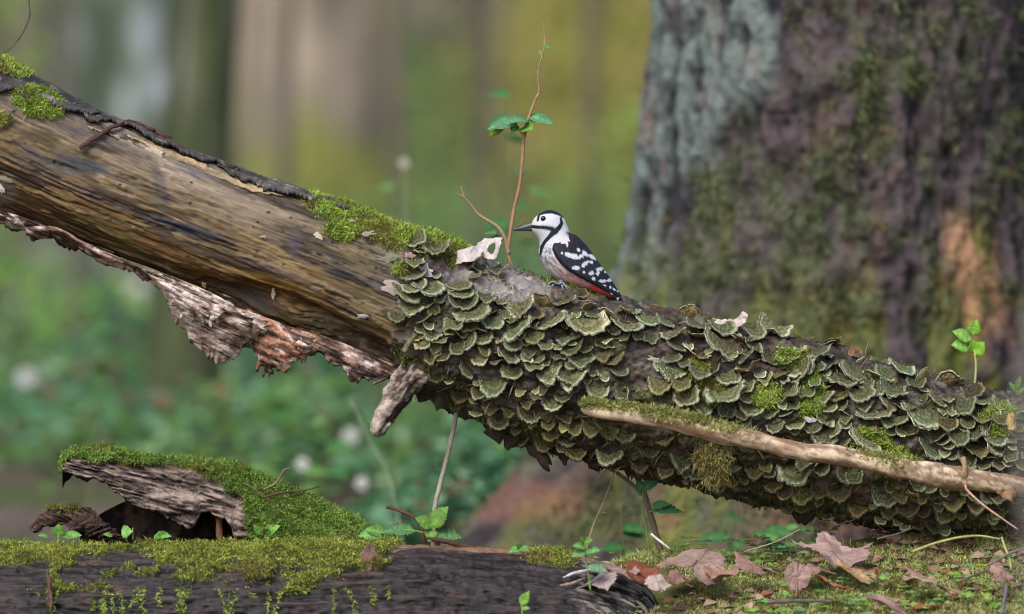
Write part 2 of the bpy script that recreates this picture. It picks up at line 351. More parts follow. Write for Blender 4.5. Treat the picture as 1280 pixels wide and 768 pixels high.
# dark old bark left along the crest
def bark_strip(px0, px1, t0, t1, lift, seed, c, nu=220, nv=30, rag=7.0, thick=.005):
    s = np.linspace(0, 1, nu)[:, None]; t = np.linspace(0, 1, nv)[None]; px = px0+(px1-px0)*s+0*t
    lo = np.interp(s, np.linspace(0, 1, len(t0)), t0)+rag*fbm(n3(s*22, 0, seed), 3, seed); hi = np.interp(s, np.linspace(0, 1, len(t1)), t1)+1.5*rag*fbm(n3(s*8, 5, seed), 6, seed+1, .62)
    th = np.radians(lo+(hi-lo)*t); px = px+8*fbm(n3(t*6, s*2, seed), 2, seed+4)*((s < .03)|(s > .97))
    a = np.stack([np.interp(px, upx, A[:, k]) for k in range(3)], -1); nb = np.stack([np.interp(px, upx, NB[:, k]) for k in range(3)], -1); ra = np.interp(px, upx, RAD)
    d = np.cos(th)[..., None]*nb+np.sin(th)[..., None]*np.array([0, -1.0, 0])
    ln = px*S
    re = fbm(n3(ln*24, th*5, seed), 4, seed+2); lf = lift+.0035*re+.003*fbm(n3(ln*90, th*22, seed), 3, seed+3)+.006*sst(.72, 1, t)*(.5+fbm(n3(ln*12, 3, seed), 2, seed+6))
    V, F = sheet(a+d*(ra+lf)[..., None], thick+.002*re, d)
    cc = mixc(lin(*c), lin(*c)*2.1, sst(-.3, .4, re)); cc = mixc(cc, lin(150, 142, 130), sst(.3, .5, fbm(n3(ln*40, th*16, seed), 3, seed+8))*.6)
    return mk('bark_strip', V, F, M['bark'], trunk_root, np.vstack([cc.reshape(-1, 3)]*2))
bark_strip(-150, 88, [-60, -60, -60], [40, 58, 26], .011, 5, (52, 50, 50))
bark_strip(60, 270, [-60, -60, -60], [34, 24, 27, 16], .010, 15, (58, 54, 52), rag=11)
bark_strip(245, 420, [-60, -60, -60], [20, 27, 28, 8], .011, 25, (60, 56, 54), rag=11)
bark_strip(90, 180, [24, 28], [40, 38], .004, 35, (132, 122, 106), nu=60, nv=10, rag=3, thick=.003)
bark_strip(140, 330, [22, 24, 22], [32, 35, 32], .004, 45, (120, 104, 80), nu=90, nv=10, rag=4, thick=.003)

# hanging bark flaps along the belly
def flap(name, top, bot, y0, y1, seed, c0, c1, nu=90, nv=44, rag=5, relief=.006, thick=.008, label=None, shag=.35):
    s = np.linspace(0, 1, nu); tp = smooth(top, nu); bp = smooth(bot, nu)
    t = np.linspace(0, 1, nv)[None]
    tooth = vn(n3(s*26+.6*vn(n3(s*60, 2, seed), seed), 1, seed), seed+5); bp = bp + np.stack([0*s, rag*1.0*fbm(n3(s*7, 1, seed), 3, seed, .6)], -1); dq = np.stack([1.2*rag*vn(n3(s*14, 4, seed), seed+6), rag*.9*fbm(n3(s*20, 1, seed), 4, seed+11, .75)+rag*.9*np.sign(tooth)*np.abs(tooth)**.6], -1)
    q = tp[:, None]*(1-t[..., None])+bp[:, None]*t[..., None]+dq[:, None]*t[..., None]**7
    ed = np.minimum(s, 1-s)[:, None]; q[..., 0] += rag*1.3*fbm(n3(t*7, s[:, None]*3, seed), 3, seed+1)*(1-sst(0, .15, ed))
    # plates run along the grain (downhill to the right)
    g = (q[..., 1]-.42*q[..., 0]); l = q[..., 0]
    re = fbm(n3(l*.05, g*.10, seed), 4, seed+2, .6)+shag*np.abs(fbm(n3(l*.06, g*.20, seed), 2, seed+9)); f2 = .7*fbm(n3(l*.12, g*.3, seed), 3, seed+3)
    y = y0+(y1-y0)*t-relief*1.6*re-relief*.7*f2-.012*np.sin(math.pi*t)
    V3 = P(q[..., 0], q[..., 1], y)
    n = np.zeros_like(V3); n[..., 1] = -1; n[..., 2] = .25; n = norm(n)
    V, F = sheet(V3, thick*(1+.4*f2), n)
    cc = mixc(lin(*c0), lin(*c1), sst(-.35, .5, re+.5*f2)); cc = mixc(cc, lin(218, 204, 196), sst(.12, .4, fbm(n3(l*.06, g*.13, seed), 4, seed+7, .6))*.75)
    cc = mixc(cc, lin(44, 38, 38), sst(.16, .4, fbm(n3(l*.05, g*.42, seed), 3, seed+8))*.85)
    o = mk(name, V, F, M['bark'], trunk_root, np.vstack([cc.reshape(-1, 3), cc.reshape(-1, 3)*.7]))
    if label: o['label'] = label
    return o
flap('bark_flap', [(184, 338), (215, 346), (255, 362), (290, 380), (312, 396)], [(193, 350), (208, 382), (225, 408), (244, 432), (268, 449), (290, 444), (314, 412)], -.135, -.085, 3, (132, 108, 96), (204, 184, 172), label='large pale pinkish hanging flap of bark', nu=130, nv=70)
flap('bark_flap', [(296, 384), (330, 396), (362, 408), (402, 422)], [(318, 438), (332, 468), (352, 464), (404, 438)], -.075, -.06, 23, (92, 64, 50), (178, 134, 110), label='orange brown torn bark flap', nu=90, nv=34, rag=7)
flap('bark_flap', [(362, 410), (410, 422), (450, 438), (502, 464)], [(366, 440), (400, 440), (440, 472), (476, 474)], -.07, -.075, 33, (70, 52, 46), (150, 122, 110), nu=100, nv=24, rag=4)
flap('bark_flap', [(30, 284), (70, 284), (110, 305), (150, 322), (198, 344)], [(36, 298), (75, 296), (112, 318), (150, 334), (200, 356)], -.10, -.08, 43, (92, 70, 60), (168, 138, 124), nu=130, nv=16, rag=4, relief=.004, thick=.006, label='thin ragged edge of peeled bark')
flap('bark_flap', [(-20, 258), (30, 272), (80, 292), (140, 315)], [(-20, 276), (30, 288), (90, 309), (150, 331)], -.085, -.055, 53, (44, 36, 30), (82, 66, 54), nu=130, nv=22, rag=6)
flap('bark_flap', [(150, 322), (185, 334), (215, 346), (250, 360)], [(158, 332), (190, 346), (214, 356), (250, 366)], -.128, -.115, 63, (84, 76, 58), (110, 104, 82), nu=70, nv=12, rag=3, relief=.004)
flap('bark_flap', [(176, 328), (240, 352), (310, 380), (380, 406), (440, 430), (508, 462)], [(182, 342), (236, 372), (300, 408), (370, 436), (430, 452), (500, 482)], -.055, -.045, 73, (38, 29, 24), (86, 62, 46), nu=200, nv=22, rag=7, relief=.008)
flap('bark_flap', [(262, 374), (285, 380), (310, 392), (330, 402)], [(270, 398), (290, 424), (312, 432), (334, 420)], -.10, -.075, 83, (96, 72, 60), (160, 132, 116), nu=70, nv=36, rag=7)
flap('bark_flap', [(205, 352), (228, 362), (250, 372), (276, 384)], [(214, 372), (228, 392), (250, 400), (272, 404)], -.150, -.138, 93, (150, 128, 118), (214, 198, 188), nu=70, nv=26, rag=6, thick=.004)
# broken stub hanging at the bark's edge
sp_ = smooth([(535, 440, 12), (520, 462, 21), (505, 483, 22), (490, 508, 19), (477, 530, 14), (468, 543, 8)], 60)
spc = P(sp_[:, 0], sp_[:, 1], -.085-.02*np.linspace(0, 1, 60)); V, F = tube(spc, sp_[:, 2]*S*(1+.12*vn(n3(np.arange(60)*.17, 2), 9)), 40, 0, 4)
al_ = V@norm(spc[-1]-spc[0]); f1 = fbm(np.concatenate([V*70, al_[:, None]], 1)[:, :3]-np.outer(al_, norm(spc[-1]-spc[0]))*52, 4, 12, .6); V = V + (V-np.vstack([np.repeat(spc, 40, 0), spc[:1], spc[-1:]]))*(.55*f1-.15)[:, None]
mk('broken_stub', V, F, M['bark'], trunk_root, mixc(mixc(lin(58, 48, 42), lin(172, 158, 146), sst(-.3, .4, f1+.5*fbm(V*160, 3, 19))), lin(104, 106, 66), sst(.1, .5, fbm(V*30, 3, 15))*.6))
for q, pts in enumerate([[(505, 440), (512, 428), (520, 418)], [(528, 430), (533, 442), (536, 452)]]):
    pp = smooth([(*P(a, b, -.14), ) for a, b in pts], 12); V, F = tube(pp, np.linspace(1, .7, 12)*[.0048, .0038][q], 12, .8, q)
    mk('twig_stub', V, F, M['bark'], trunk_root, [lin(106, 104, 80), lin(84, 76, 62)][q])
# a dark root-like strand crossing the crest, small chips
pp = smooth([(105, 187), (125, 173), (150, 161), (172, 157), (196, 167), (212, 178)], 40)
on = [onlog(a, b) for a, b in pp]; V, F = tube(np.array([o[0]+o[1]*.010 for o in on]), .0042, 9, .5, 8); mk('bark_strand', V, F, M['bark'], trunk_root, lin(78, 58, 52))
def chip(px, py, wd, ht, ang, c, seed, thick=.0012, tilt=.0):
    p, n, t_, _ = onlog(px, py); n = norm(n*.6+np.array([0, -.8, 0])); r = norm(np.cross(n, [0, 0, 1.])); r = r if r[0] > 0 else -r; u = np.cross(r, n); u = u if u[2] > 0 else -u
    a = np.linspace(0, 2*math.pi, 14, endpoint=False); rad = .85+.55*vn(n3(np.cos(a)*3, np.sin(a)*3, seed*3.3), seed)
    c_, s_ = math.cos(R_(ang)), math.sin(R_(ang)); e1 = r*c_+u*s_; e2 = -r*s_+u*c_
    ring = p+n*.006+(np.cos(a)*rad*wd*S/2)[:, None]*e1+(np.sin(a)*rad*ht*S/2)[:, None]*e2+n*(tilt*np.cos(a)**2)[:, None]
    V = np.vstack([ring, ring-n*thick, [p+n*.0075]]); k = np.arange(14); k2 = (k+1) % 14
    mk('wood_chip', V, [np.stack([k, k2, np.full(14, 28)], -1), np.stack([k, k+14, k2+14], -1), np.stack([k, k2+14, k2], -1)], M['dry'], trunk_root, lin(*c)*.8, sm=False)
for q, a in enumerate([(343, 365, 5, 18, 0, (226, 216, 190)), (400, 294, 11, 15, 20, (206, 196, 170)), (460, 292, 22, 7, 12, (176, 160, 148)), (438, 276, 12, 6, -10, (190, 170, 160)), (455, 392, 17, 7, -10, (170, 160, 160)),
        (488, 322, 30, 14, 8, (132, 134, 110)), (512, 318, 14, 9, 0, (168, 144, 134)), (534, 337, 26, 14, -30, (190, 184, 186)), (492, 356, 34, 17, -12, (186, 172, 164)), (634, 424, 18, 12, -15, (198, 198, 204)), (332, 294, 10, 5, 0, (170, 160, 140)), (258, 353, 7, 8, 0, (160, 150, 90)),
        (8, 234, 8, 14, 30, (214, 206, 200)), (15, 222, 22, 9, -20, (150, 138, 120)), (815, 447, 20, 9, -20, (176, 160, 150)), (862, 492, 16, 5, -25, (150, 140, 128)), (1008, 520, 18, 9, -15, (196, 192, 196)), (955, 538, 8, 18, 0, (74, 62, 64)), (330, 402, 10, 34, 12, (150, 100, 78))]):
    chip(*a, q)

# ------------------------------------------------------------------ bracket fungi
def bracket(seed, cup, wave, lob, green, old=False):
    r = np.random.default_rng(seed); nA, nR = 34, 9
    a = np.radians(np.linspace(-116, 116, nA))[:, None]; q = np.linspace(.04, 1, nR)[None]
    f1, f2 = r.integers(3, 6), r.integers(6, 10); ph = r.uniform(0, 6.28, 5)
    rho = 1+lob*np.sin(f1*a*.8+ph[0])+.4*lob*np.sin(f2*a+ph[1])+.07*vn(n3(a*6, seed), seed)+.035*vn(n3(a*15, seed), seed+1)
    x = .5*np.sin(a)*q*(1+(rho-1)*q); y = .60*(np.cos(a)+.18)*q*(1+(rho-1)*q)
    z = cup*q**2.4+wave*q**2*np.sin(f1*.9*a+ph[2])+.4*wave*q**2*np.sin(f2*.8*a+ph[3])+.012*np.sin(q*22+ph[4])*q
    th = .08*(1-q)+.040
    top = np.stack([x, y, z], -1); bot = np.stack([x*.985, y*.985, z-th], -1)
    rim = np.stack([x[:, -1]*1.035, y[:, -1]*1.035, z[:, -1]-th[:, -1]*.45], -1)
    V = np.vstack([top.reshape(-1, 3), bot.reshape(-1, 3), rim]); n = nA*nR
    g = grid(nA, nR); k = np.arange(nA-1); rt = k*nR+nR-1
    F = np.vstack([g, g[:, ::-1]+n, np.stack([rt, 2*n+k, 2*n+k+1, rt+nR], -1), np.stack([2*n+k, rt+n, rt+nR+n, 2*n+k+1], -1)])
    band = .5+.5*np.sin(q*19+ph[4]+.5*np.sin(3*a)+1.2*vn(n3(a*2, q*3, seed), seed+3))
    dk = lin(86, 90, 58) if green else lin(92, 90, 58); lt = lin(146, 148, 106) if green else lin(134, 128, 86)
    if old: dk, lt = lin(74, 62, 46), lin(122, 106, 80)
    C = mixc(dk+0*q[..., None]*a[..., None], lt, band*.75)
    C = mixc(C, lin(84, 76, 58), (1-sst(.05, .35, q))*.6+0*a)
    C = mixc(C, lin(204, 206, 168) if green else lin(172, 166, 112), sst(.76, .92, q+.05*vn(n3(a*5, seed), seed+8))*.95)
    B = mixc(lin(150, 122, 84)+0*q[..., None]*a[..., None], lin(176, 160, 118), sst(.55, 1, q)+0*a)
    B = B*(1+.3*vn(n3(a*9, q*4, seed), seed+5))[..., None]
    C = np.vstack([C.reshape(-1, 3), B.reshape(-1, 3), np.repeat(lin(210, 211, 176)[None] if green else lin(180, 174, 124)[None], nA, 0)])
    return V, F, C
BR = []
for q in range(20):
    BR.append(bracket(100+q, old=q >= 16, cup=[.0, .10, .05, -.06, .14, .08, .02, .18][q % 8], wave=[.02, .05, .015, .075, .03, .09][q % 6], lob=[.03, .07, .02, .10, .05][q % 5], green=q < 11))
BM = []
for q, (V, F, C) in enumerate(BR):
    o = mk('bracket_fungus', V, F, M['fungus'], None, C); BM.append(o.data); bpy.data.objects.remove(o)
HAND = """521 358 26 0|511 368 36 0|539 360 36 1|517 384 26 0|500 395 20 0|531 395 24 1|516 343 30 1|588 390 44 0|586 378 28 0|577 367 30 1|577 358 26 1|566 404 26 0|582 406 20 0|616 401 24 0|606 420 25 0|606 434 20 0|639 428 22 0|644 410 32 0|660 404 22 1|667 418 28 0|652 386 28 0|631 393 16 0|542 414 20 0|550 422 18 1
678 378 30 2|703 378 26 1|732 382 24 2|760 390 28 2|690 402 38 1|733 408 46 1|783 408 34 1|808 401 28 1|820 386 16 2|830 403 26 1|703 420 24 1|670 446 18 0|698 442 22 0|713 436 28 0|729 448 26 0|752 441 22 0|680 430 22 1|660 436 18 0|685 462 30 0|708 468 26 0|668 456 18 0|775 462 22 0|664 392 26 0
860 394 28 2|838 418 34 1|890 406 22 1|903 414 36 0|868 406 26 1|872 420 24 1|901 433 38 1|930 426 24 0|936 411 24 0|965 413 32 1|945 418 22 0|927 446 26 0|930 460 24 1|980 438 28 1|960 450 22 0|938 434 24 0|838 461 30 0|847 476 26 0|822 479 26 0|872 445 24 1|910 470 30 0|969 466 22 0|995 465 34 0|957 469 14 0
1013 442 30 0|998 460 36 0|1035 456 30 1|1030 432 26 0|1043 424 24 1|1025 492 20 0|1050 472 38 1|1064 466 28 1|1040 491 26 0|1072 492 30 0|1092 486 26 0|1075 504 24 0|1097 456 22 0|1106 468 26 0|1126 463 30 1|1113 488 30 1|1140 480 22 0|1126 507 24 1|1098 514 22 1|1083 515 26 1
1153 474 26 2|1182 480 44 2|1213 493 26 0|1150 520 46 1|1200 510 30 1|1222 522 32 1|1112 525 32 1|1228 502 24 0|1246 506 22 0|1194 546 22 0|1236 545 26 0|1216 540 26 1|1238 556 30 0|1160 560 32 0|1168 500 26 1|1095 470 24 1
577 490 28 0|638 462 26 0|617 481 30 0|614 502 26 0|661 516 24 0|566 506 22 0|599 488 16 0|540 440 18 0|530 425 20 0
716 470 32 0|745 486 28 0|690 500 22 0|706 492 24 0|730 502 24 0|792 500 26 0|775 488 22 0|688 538 26 0|737 531 24 0|762 531 28 0|779 540 24 0|811 560 24 0|830 546 22 0
857 495 30 0|903 492 40 0|876 506 22 0|896 521 24 0|912 527 24 0|935 508 26 0|905 512 22 0|965 530 22 0|985 553 22 0|1012 530 22 0|1024 541 26 0|1038 534 22 0|1042 552 22 0|1077 548 36 1|990 588 38 0|1052 590 20 0|1064 593 22 0|1045 612 30 0|1070 628 26 0|1140 600 26 0|1155 604 20 0|1190 622 30 0|1100 618 30 0|1000 612 26 0|965 598 26 0|1178 640 24 0|1130 632 24 0|940 584 24 0|872 588 22 0|850 572 24 0|800 575 24 0|760 566 28 0|720 560 28 0|680 552 24 0|650 545 26 0|625 525 22 0"""
hand = [tuple(map(float, s.split())) for l in HAND.split('\n') for s in l.split('|')]
pts = [(h[0], h[1], h[2], int(h[3])) for h in hand]
voids = [(645, 358, 62, 18), (800, 440, 34, 17), (890, 487, 24, 18), (880, 452, 18, 12), (1010, 505, 20, 16), (955, 492, 22, 16), (545, 500, 30, 26), (505, 470, 34, 40), (690, 352, 30, 10), (1060, 540, 14, 8), (560, 455, 18, 14), (640, 495, 16, 10)]
tries = 0
nh = len(pts)
while len(pts) < nh+300 and tries < 24000:
    tries += 1
    x = rng.uniform(505, 1330); c = np.interp(x, upx, acy); h = np.interp(x, upx, ahr); f = rng.uniform(-.99, 1.0); y = c+h*f
    if x-edge.mean() < 22+18*max(f, 0) or any(((x-a)/b)**2+((y-d)/e)**2 < 1 for a, d, b, e in voids): continue
    wd = rng.uniform(9, 27)
    dens = fbm(n3(x*.016, y*.024, 3.3), 3, 991)
    if dens < (-.12 if f < .1 else .02): continue
    k = .36 if f < .45 else .42
    if any((x-a)**2+(1.5*(y-b))**2 < (k*(wd+ww))**2 for a, b, ww, _ in pts): continue
    pts.append((x, y, wd, 2 if f < -.9 and rng.random() < .2 else (1 if rng.random() < .3 else 0)))
def place(px, py, wd, typ):
    p, n, th, _ = onlog(px, py); f = math.degrees(th)
    out = norm(n*.75+np.array([0, -.55, 0])+rng.normal(size=3)*.12)
    dn = np.interp(f, [0, 30, 60, 95, 130, 180], [-.15, -.55, -.85, -1.1, -1.3, -1.5])
    if typ == 1: dn = dn*.4-.06
    if typ == 2: dn = .8; out = out*[.4, 1, 1]
    g = norm(np.array([out[0]*.8, out[1], 0])*(1 if f < 100 else .75)+np.array([0.26*rng.normal(), 0, dn+.22*rng.normal()]))
    zt = np.array([.34*rng.normal(), -.12, 1.0]); 
    if f > 120: zt = zt+np.array([0, -.8, 0])
    zt = norm(zt-g*np.dot(zt, g)); l = np.cross(g, zt)
    sw = wd*S*(1.24 if typ != 2 else 1.1)*rng.uniform(.82, 1.12); dp = sw*rng.uniform(.85, 1.1)
    mid = p - g*dp*(.10 if typ != 2 else .10) + n*.004*(typ != 2)
    # the pixel noted is the middle of the visible cap: move its root back along the growth
    mid = mid - np.array([g[0], 0, g[2]])*dp*(.24 if typ != 2 else .05)
    k = rng.integers(0, 11) if (f < 118 or rng.random() < .35) else rng.integers(11, 16)
    hue = vn(n3(px*.013, py*.02, 8), 77)
    if f < 118 and rng.random() < .06+.25*max(hue, 0): k = rng.integers(11, 16)
    if rng.random() < .08 and wd < 28: k = rng.integers(16, 20)
    if wd > 32: k = k % 11
    m4 = np.eye(4); m4[:3, 0] = l*sw; m4[:3, 1] = g*dp; m4[:3, 2] = zt*sw*rng.uniform(.8, 1.2); m4[:3, 3] = mid
    return m4, int(k)
mats = [(place(*p), p) for p in pts]
mats.sort(key=lambda q: -q[1][2]*(1.0 if q[1][0] < 1290 else .2))
ro = Matrix.Translation(-Vector(trunk_root.location))
sv, sf, sc_ = [], [], []; nb_ = 0
for q, ((m4, k), p) in enumerate(mats):
    if q < 300:
        o = bpy.data.objects.new('bracket_fungus', BM[k]); col.objects.link(o); o.parent = trunk_root; o.matrix_local = ro @ Matrix(m4.tolist())
    else:
        V, F, C = BR[k]; sv.append(V@m4[:3, :3].T+m4[:3, 3]); sf.append(F+nb_); sc_.append(C*rng.uniform(.6, 1.2)); nb_ += len(V)
if sv:
    mk('small_bracket_fungi', np.vstack(sv), np.vstack(sf), M['fungusw'], trunk_root, np.vstack(sc_))['kind'] = 'stuff'
# shreds of dark bark hanging from the belly and needle litter on the bark
for q, (px, py, ln, a) in enumerate([(620, 542, 18, 80), (668, 562, 36, 60), (702, 566, 22, 85), (788, 580, 24, 95), (745, 575, 20, 80), (858, 600, 18, 95), (640, 552, 16, 100), (1005, 645, 16, 100)]):
    t = np.linspace(0, 1, 9)[:, None]; s = np.linspace(-1, 1, 5)[None]; wv = (22*(1-t**2.2)+7)*(1+.4*vn(n3(t*4, q), q)); t = t*(1+.35*vn(n3(s*2.2+0*t, q*3.1), q+4))
    X = px+math.cos(R_(a))*ln*t-math.sin(R_(a))*s*wv*.5; Y = py-8+math.sin(R_(a))*ln*t+math.cos(R_(a))*s*wv*.5
    V3 = P(X, Y, -.06+.012*fbm(n3(t*3, s, q), 2, q)); n = np.zeros_like(V3); n[..., 1] = -1
    V, F = sheet(V3, np.full(V3.shape[:2], .004), n); mk('bark_shred', V, F, M['bark'], trunk_root, lin(52, 42, 34))
wb = (barkm*(1-mossm)*(np.sin(TT) > .1)*(FX < 1290)*(FX > 500)).ravel(); idx = rng.choice(NU*NT, 700, p=wb/wb.sum())
strands('bark_litter', LV.reshape(-1, 3)[idx], norm(rng.normal(size=(700, 3))*[1, .4, .7]+[0, -.4, -.4]), trunk_root, .028, .0009, lin(96, 80, 64), lin(160, 140, 118), seed=9, m='dry', curl=.2)
wb = (barkm*(np.sin(TT) > -.2)*(FX < 1290)*sst(.1, .4, fbm(cyl(12, 5), 3, 85))).ravel(); idx = rng.choice(NU*NT, 5000, p=wb/wb.sum())
strands('moss', LV.reshape(-1, 3)[idx], dirv.reshape(-1, 3)[idx], trunk_root, .009, .0011, lin(78, 88, 34), lin(122, 132, 60), seed=13)

# ------------------------------------------------------------------ big standing tree behind
TX, TY = .690, 1.88
tz = np.concatenate([np.linspace(-.05, 1.5, 330), np.linspace(1.52, 5, 60)]); nth = 380; tth = np.linspace(0, 2*math.pi, nth, endpoint=False)
Z, TTH = np.meshgrid(tz, tth, indexing='ij')
cx, sx = np.cos(TTH), np.sin(TTH)
leftw = .5-.5*cx; frontw = np.clip(-sx, 0, 1)
roots = .5+.5*np.cos(TTH*5+.6*np.sin(TTH*2)+math.pi)
flare = (.20+.32*leftw**1.5+.10*frontw)*(.55+.6*roots)*np.exp(-np.maximum(Z, 0)/.33)
RT = .398-.030*Z+flare+.012*roots*np.exp(-np.maximum(Z-.2, 0)/.9)
tw = TTH+.10*Z; cA = np.stack([np.cos(tw), np.sin(tw)], -1)
def tc(kz, kt, o=0): return np.stack([Z*kz+o, cA[..., 0]*kt, cA[..., 1]*kt], -1)
fur = 1-np.abs(fbm(tc(5, 7), 5, 201, .6))*3.0; fur2 = 1-np.abs(fbm(tc(12, 14), 4, 205, .6))*2.5; rough = fbm(tc(22, 12), 4, 203)
RT = RT+.020*np.clip(fur, -1, 1)+.010*fur2+.016*rough+.02*fbm(tc(2.2, 1.6), 3, 207)
TV = np.stack([TX+RT*cx, TY+RT*sx, Z], -1)
bx, bz = (TV[..., 0]-TX), Z
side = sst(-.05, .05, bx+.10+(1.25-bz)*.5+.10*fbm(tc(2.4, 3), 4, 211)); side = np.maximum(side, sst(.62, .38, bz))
tcol = mixc(lin(42, 43, 48), lin(102, 112, 109), sst(-.1, .85, fur+.7*rough))
tcol = mixc(tcol, lin(62, 54, 58), sst(.05, .4, fbm(tc(8, 9), 5, 213, .65))*.85)
tcol = mixc(tcol, lin(128, 116, 108), sst(.2, .5, fbm(tc(7, 10), 4, 215, .6))*.5)
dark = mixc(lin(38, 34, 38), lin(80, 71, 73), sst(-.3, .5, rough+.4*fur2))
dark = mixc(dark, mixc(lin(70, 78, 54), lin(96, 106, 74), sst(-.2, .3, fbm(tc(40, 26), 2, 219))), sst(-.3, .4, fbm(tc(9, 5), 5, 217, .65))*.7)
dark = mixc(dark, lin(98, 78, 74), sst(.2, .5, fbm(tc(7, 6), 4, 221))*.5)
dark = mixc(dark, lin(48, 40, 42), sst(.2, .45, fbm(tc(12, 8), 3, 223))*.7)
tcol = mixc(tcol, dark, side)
lowm = sst(.95, .45, bz+.25*fbm(tc(3, 3), 3, 225)); tcol = mixc(tcol, mixc(lin(110, 112, 52), lin(84, 94, 44), sst(-.2, .3, rough)), lowm*sst(-.05, .3, fbm(tc(5, 6), 4, 227))*.85)
red = sst(.48, .2, bz+.12*rough)*(1-sst(.1, .4, bx)); tcol = mixc(tcol, lin(118, 82, 68), red*sst(-.1, .35, fbm(tc(9, 4), 3, 229))*.6)
tX = 640+TV[..., 0]*613; tYp = 384-(Z-.63)*613
torn = np.sqrt(((tX-1225-.25*(tYp-360))/34)**2+((tYp-350)/86)**2)+.9*fbm(tc(9, 8), 4, 231, .6)
tornm = (1-sst(.3, 1.3, torn))*(sx < 0); tcol = mixc(tcol, mixc(lin(184, 140, 104), lin(116, 112, 54), sst(0, .35, fbm(tc(12, 10), 3, 233))), tornm*.65)
troot = thing('standing_tree', (TX, TY, 0), 'huge standing tree with furrowed lichen grey and mossy bark at right', 'tree')
mk('trunk', TV.reshape(-1, 3), grid(len(tz), nth, True)[:, ::-1], M['tree'], troot, tcol.reshape(-1, 3))
wt = (sst(-.12, .3, fbm(tc(9, 5), 5, 217, .65))*np.maximum(side, lowm)*(sx < .2)*(Z < 1.4)).ravel(); idx = rng.choice(wt.size, 9000, p=wt/wt.sum())
strands('moss', TV.reshape(-1, 3)[idx], np.stack([cx, sx, 0*cx], -1).reshape(-1, 3)[idx], troot, .022, .0024, lin(72, 80, 52), lin(112, 120, 80), grav=.9, seed=17)

# ------------------------------------------------------------------ trees far behind
def far_tree(px, d, wpx, seed, c0, c1, c2, moss, label, lean=0.0, flare=.5, ps=1.4, blobs=(), group='trees in the blurred background', h=11):
    y = d-12; x = (px-640)/FPX*d; z0 = float(ground_z(np.array(x), np.array(y))); r0 = wpx/FPX*d/2
    zz = np.concatenate([np.linspace(-.1, 3, 90), np.linspace(3.1, h, 40)]); th = np.linspace(0, 2*math.pi, 72, endpoint=False); Z, TH_ = np.meshgrid(zz, th, indexing='ij')
    q = np.stack([np.cos(TH_), np.sin(TH_), Z*.8], -1)
    rr = r0*(1-.03*Z)*(1+flare*np.exp(-np.maximum(Z, 0)/.5)*(.7+.5*np.cos(TH_*4+seed)))+r0*.08*fbm(q*np.array([4, 4, 1]), 3, seed)+r0*.06*(1-np.abs(fbm(q*np.array([6, 6, 2]), 3, seed+3))*2)
    V = np.stack([x+lean*Z+rr*np.cos(TH_), y+rr*np.sin(TH_), z0+Z], -1)
    C = mixc(lin(*c0), lin(*c1), sst(-.3, .4, fbm(q*np.array([2.5, 2.5, 2]), 4, seed+5)))
    C = mixc(C, lin(*c2), sst(moss[0], moss[0]+.4, fbm(q*np.array([ps, ps, ps*.9]), 3, seed+7)+moss[1]*np.exp(-np.maximum(Z, 0)/moss[2]))*.95)
    for dx, bz_, rx_, rz_ in blobs: C = mixc(C, lin(172, 180, 188), (1-sst(.2, 1.4, np.hypot((rr*np.cos(TH_)-dx)/rx_, (Z-bz_)/rz_)+.5*fbm(q*np.array([6, 6, 5]), 3, seed+9)))*(np.sin(TH_) < 0)*.95)
    r = thing('background_tree', (x, y, z0), label, 'tree', group)
    mk('trunk', V.reshape(-1, 3), grid(len(zz), 72, True)[:, ::-1], M['tree'], r, C.reshape(-1, 3))
    return r
far_tree(222, 20.5, 84, 301, (60, 68, 46), (96, 102, 70), (138, 132, 122), (.16, 0, 1), 'dark mossy blurred trunk reaching lowest behind the peeling bark flap', lean=.068, flare=.25, ps=2.4)
far_tree(176, 31, 206, 302, (66, 76, 62), (106, 114, 100), (150, 156, 156), (.3, 0, 1), 'broad grey blurred trunk with white lichen patches, left of the dark mossy trunk', ps=3.2, blobs=[(.05, 1.30, .05, .17), (.11, 1.06, .08, .11), (-.05, .98, .035, .12)])
far_tree(392, 41, 150, 303, (104, 96, 86), (158, 144, 128), (122, 126, 62), (.45, 1.5, 1.0), 'pale beige blurred trunk with olive moss round its foot', flare=.5)
far_tree(545, 52, 105, 304, (66, 66, 58), (106, 102, 92), (78, 98, 58), (.1, .4, 1.2), 'dim grey green blurred trunk right of the beige one')
far_tree(300, 60, 70, 305, (120, 110, 98), (150, 136, 120), (104, 110, 60), (.3, .4, 1), 'thin pale blurred trunk between the dark mossy and the beige trunk')
far_tree(470, 64, 60, 306, (132, 118, 104), (152, 140, 120), (116, 120, 60), (.3, .6, 1), 'thin pale blurred trunk between the beige and the grey green trunk')
far_tree(602, 58, 44, 307, (110, 100, 104), (136, 126, 124), (90, 100, 60), (.3, .4, 1), 'slim grey blurred trunk just left of the leafy sapling top')
far_tree(38, 48, 60, 308, (84, 68, 74), (118, 98, 100), (100, 110, 70), (.4, .3, 1), 'purplish brown blurred trunk at the far left edge')
far_tree(1290, 40, 60, 309, (96, 92, 84), (120, 114, 104), (84, 92, 56), (.2, .3, 1), 'grey blurred trunk at the right edge behind the huge tree')

for px, d, wpx, sd, lb, ln in [(98, 23, 12, 341, 'slender blurred stem left of the broad grey trunk', -.03), (352, 25, 16, 342, 'slender blurred stem right of the dark mossy trunk', .02), (505, 27, 14, 343, 'slender blurred stem over the mossy crest', -.02), (590, 24, 12, 344, 'slender blurred stem left of the soft leafy shoot', .025), (735, 30, 16, 345, 'slender blurred stem between bird and huge tree', .01)]:
    far_tree(px, d, wpx, sd, (84, 78, 70), (112, 104, 94), (92, 100, 66), (.2, .2, 1), lb, lean=ln, flare=.1, group='slender stems of the background', h=7)
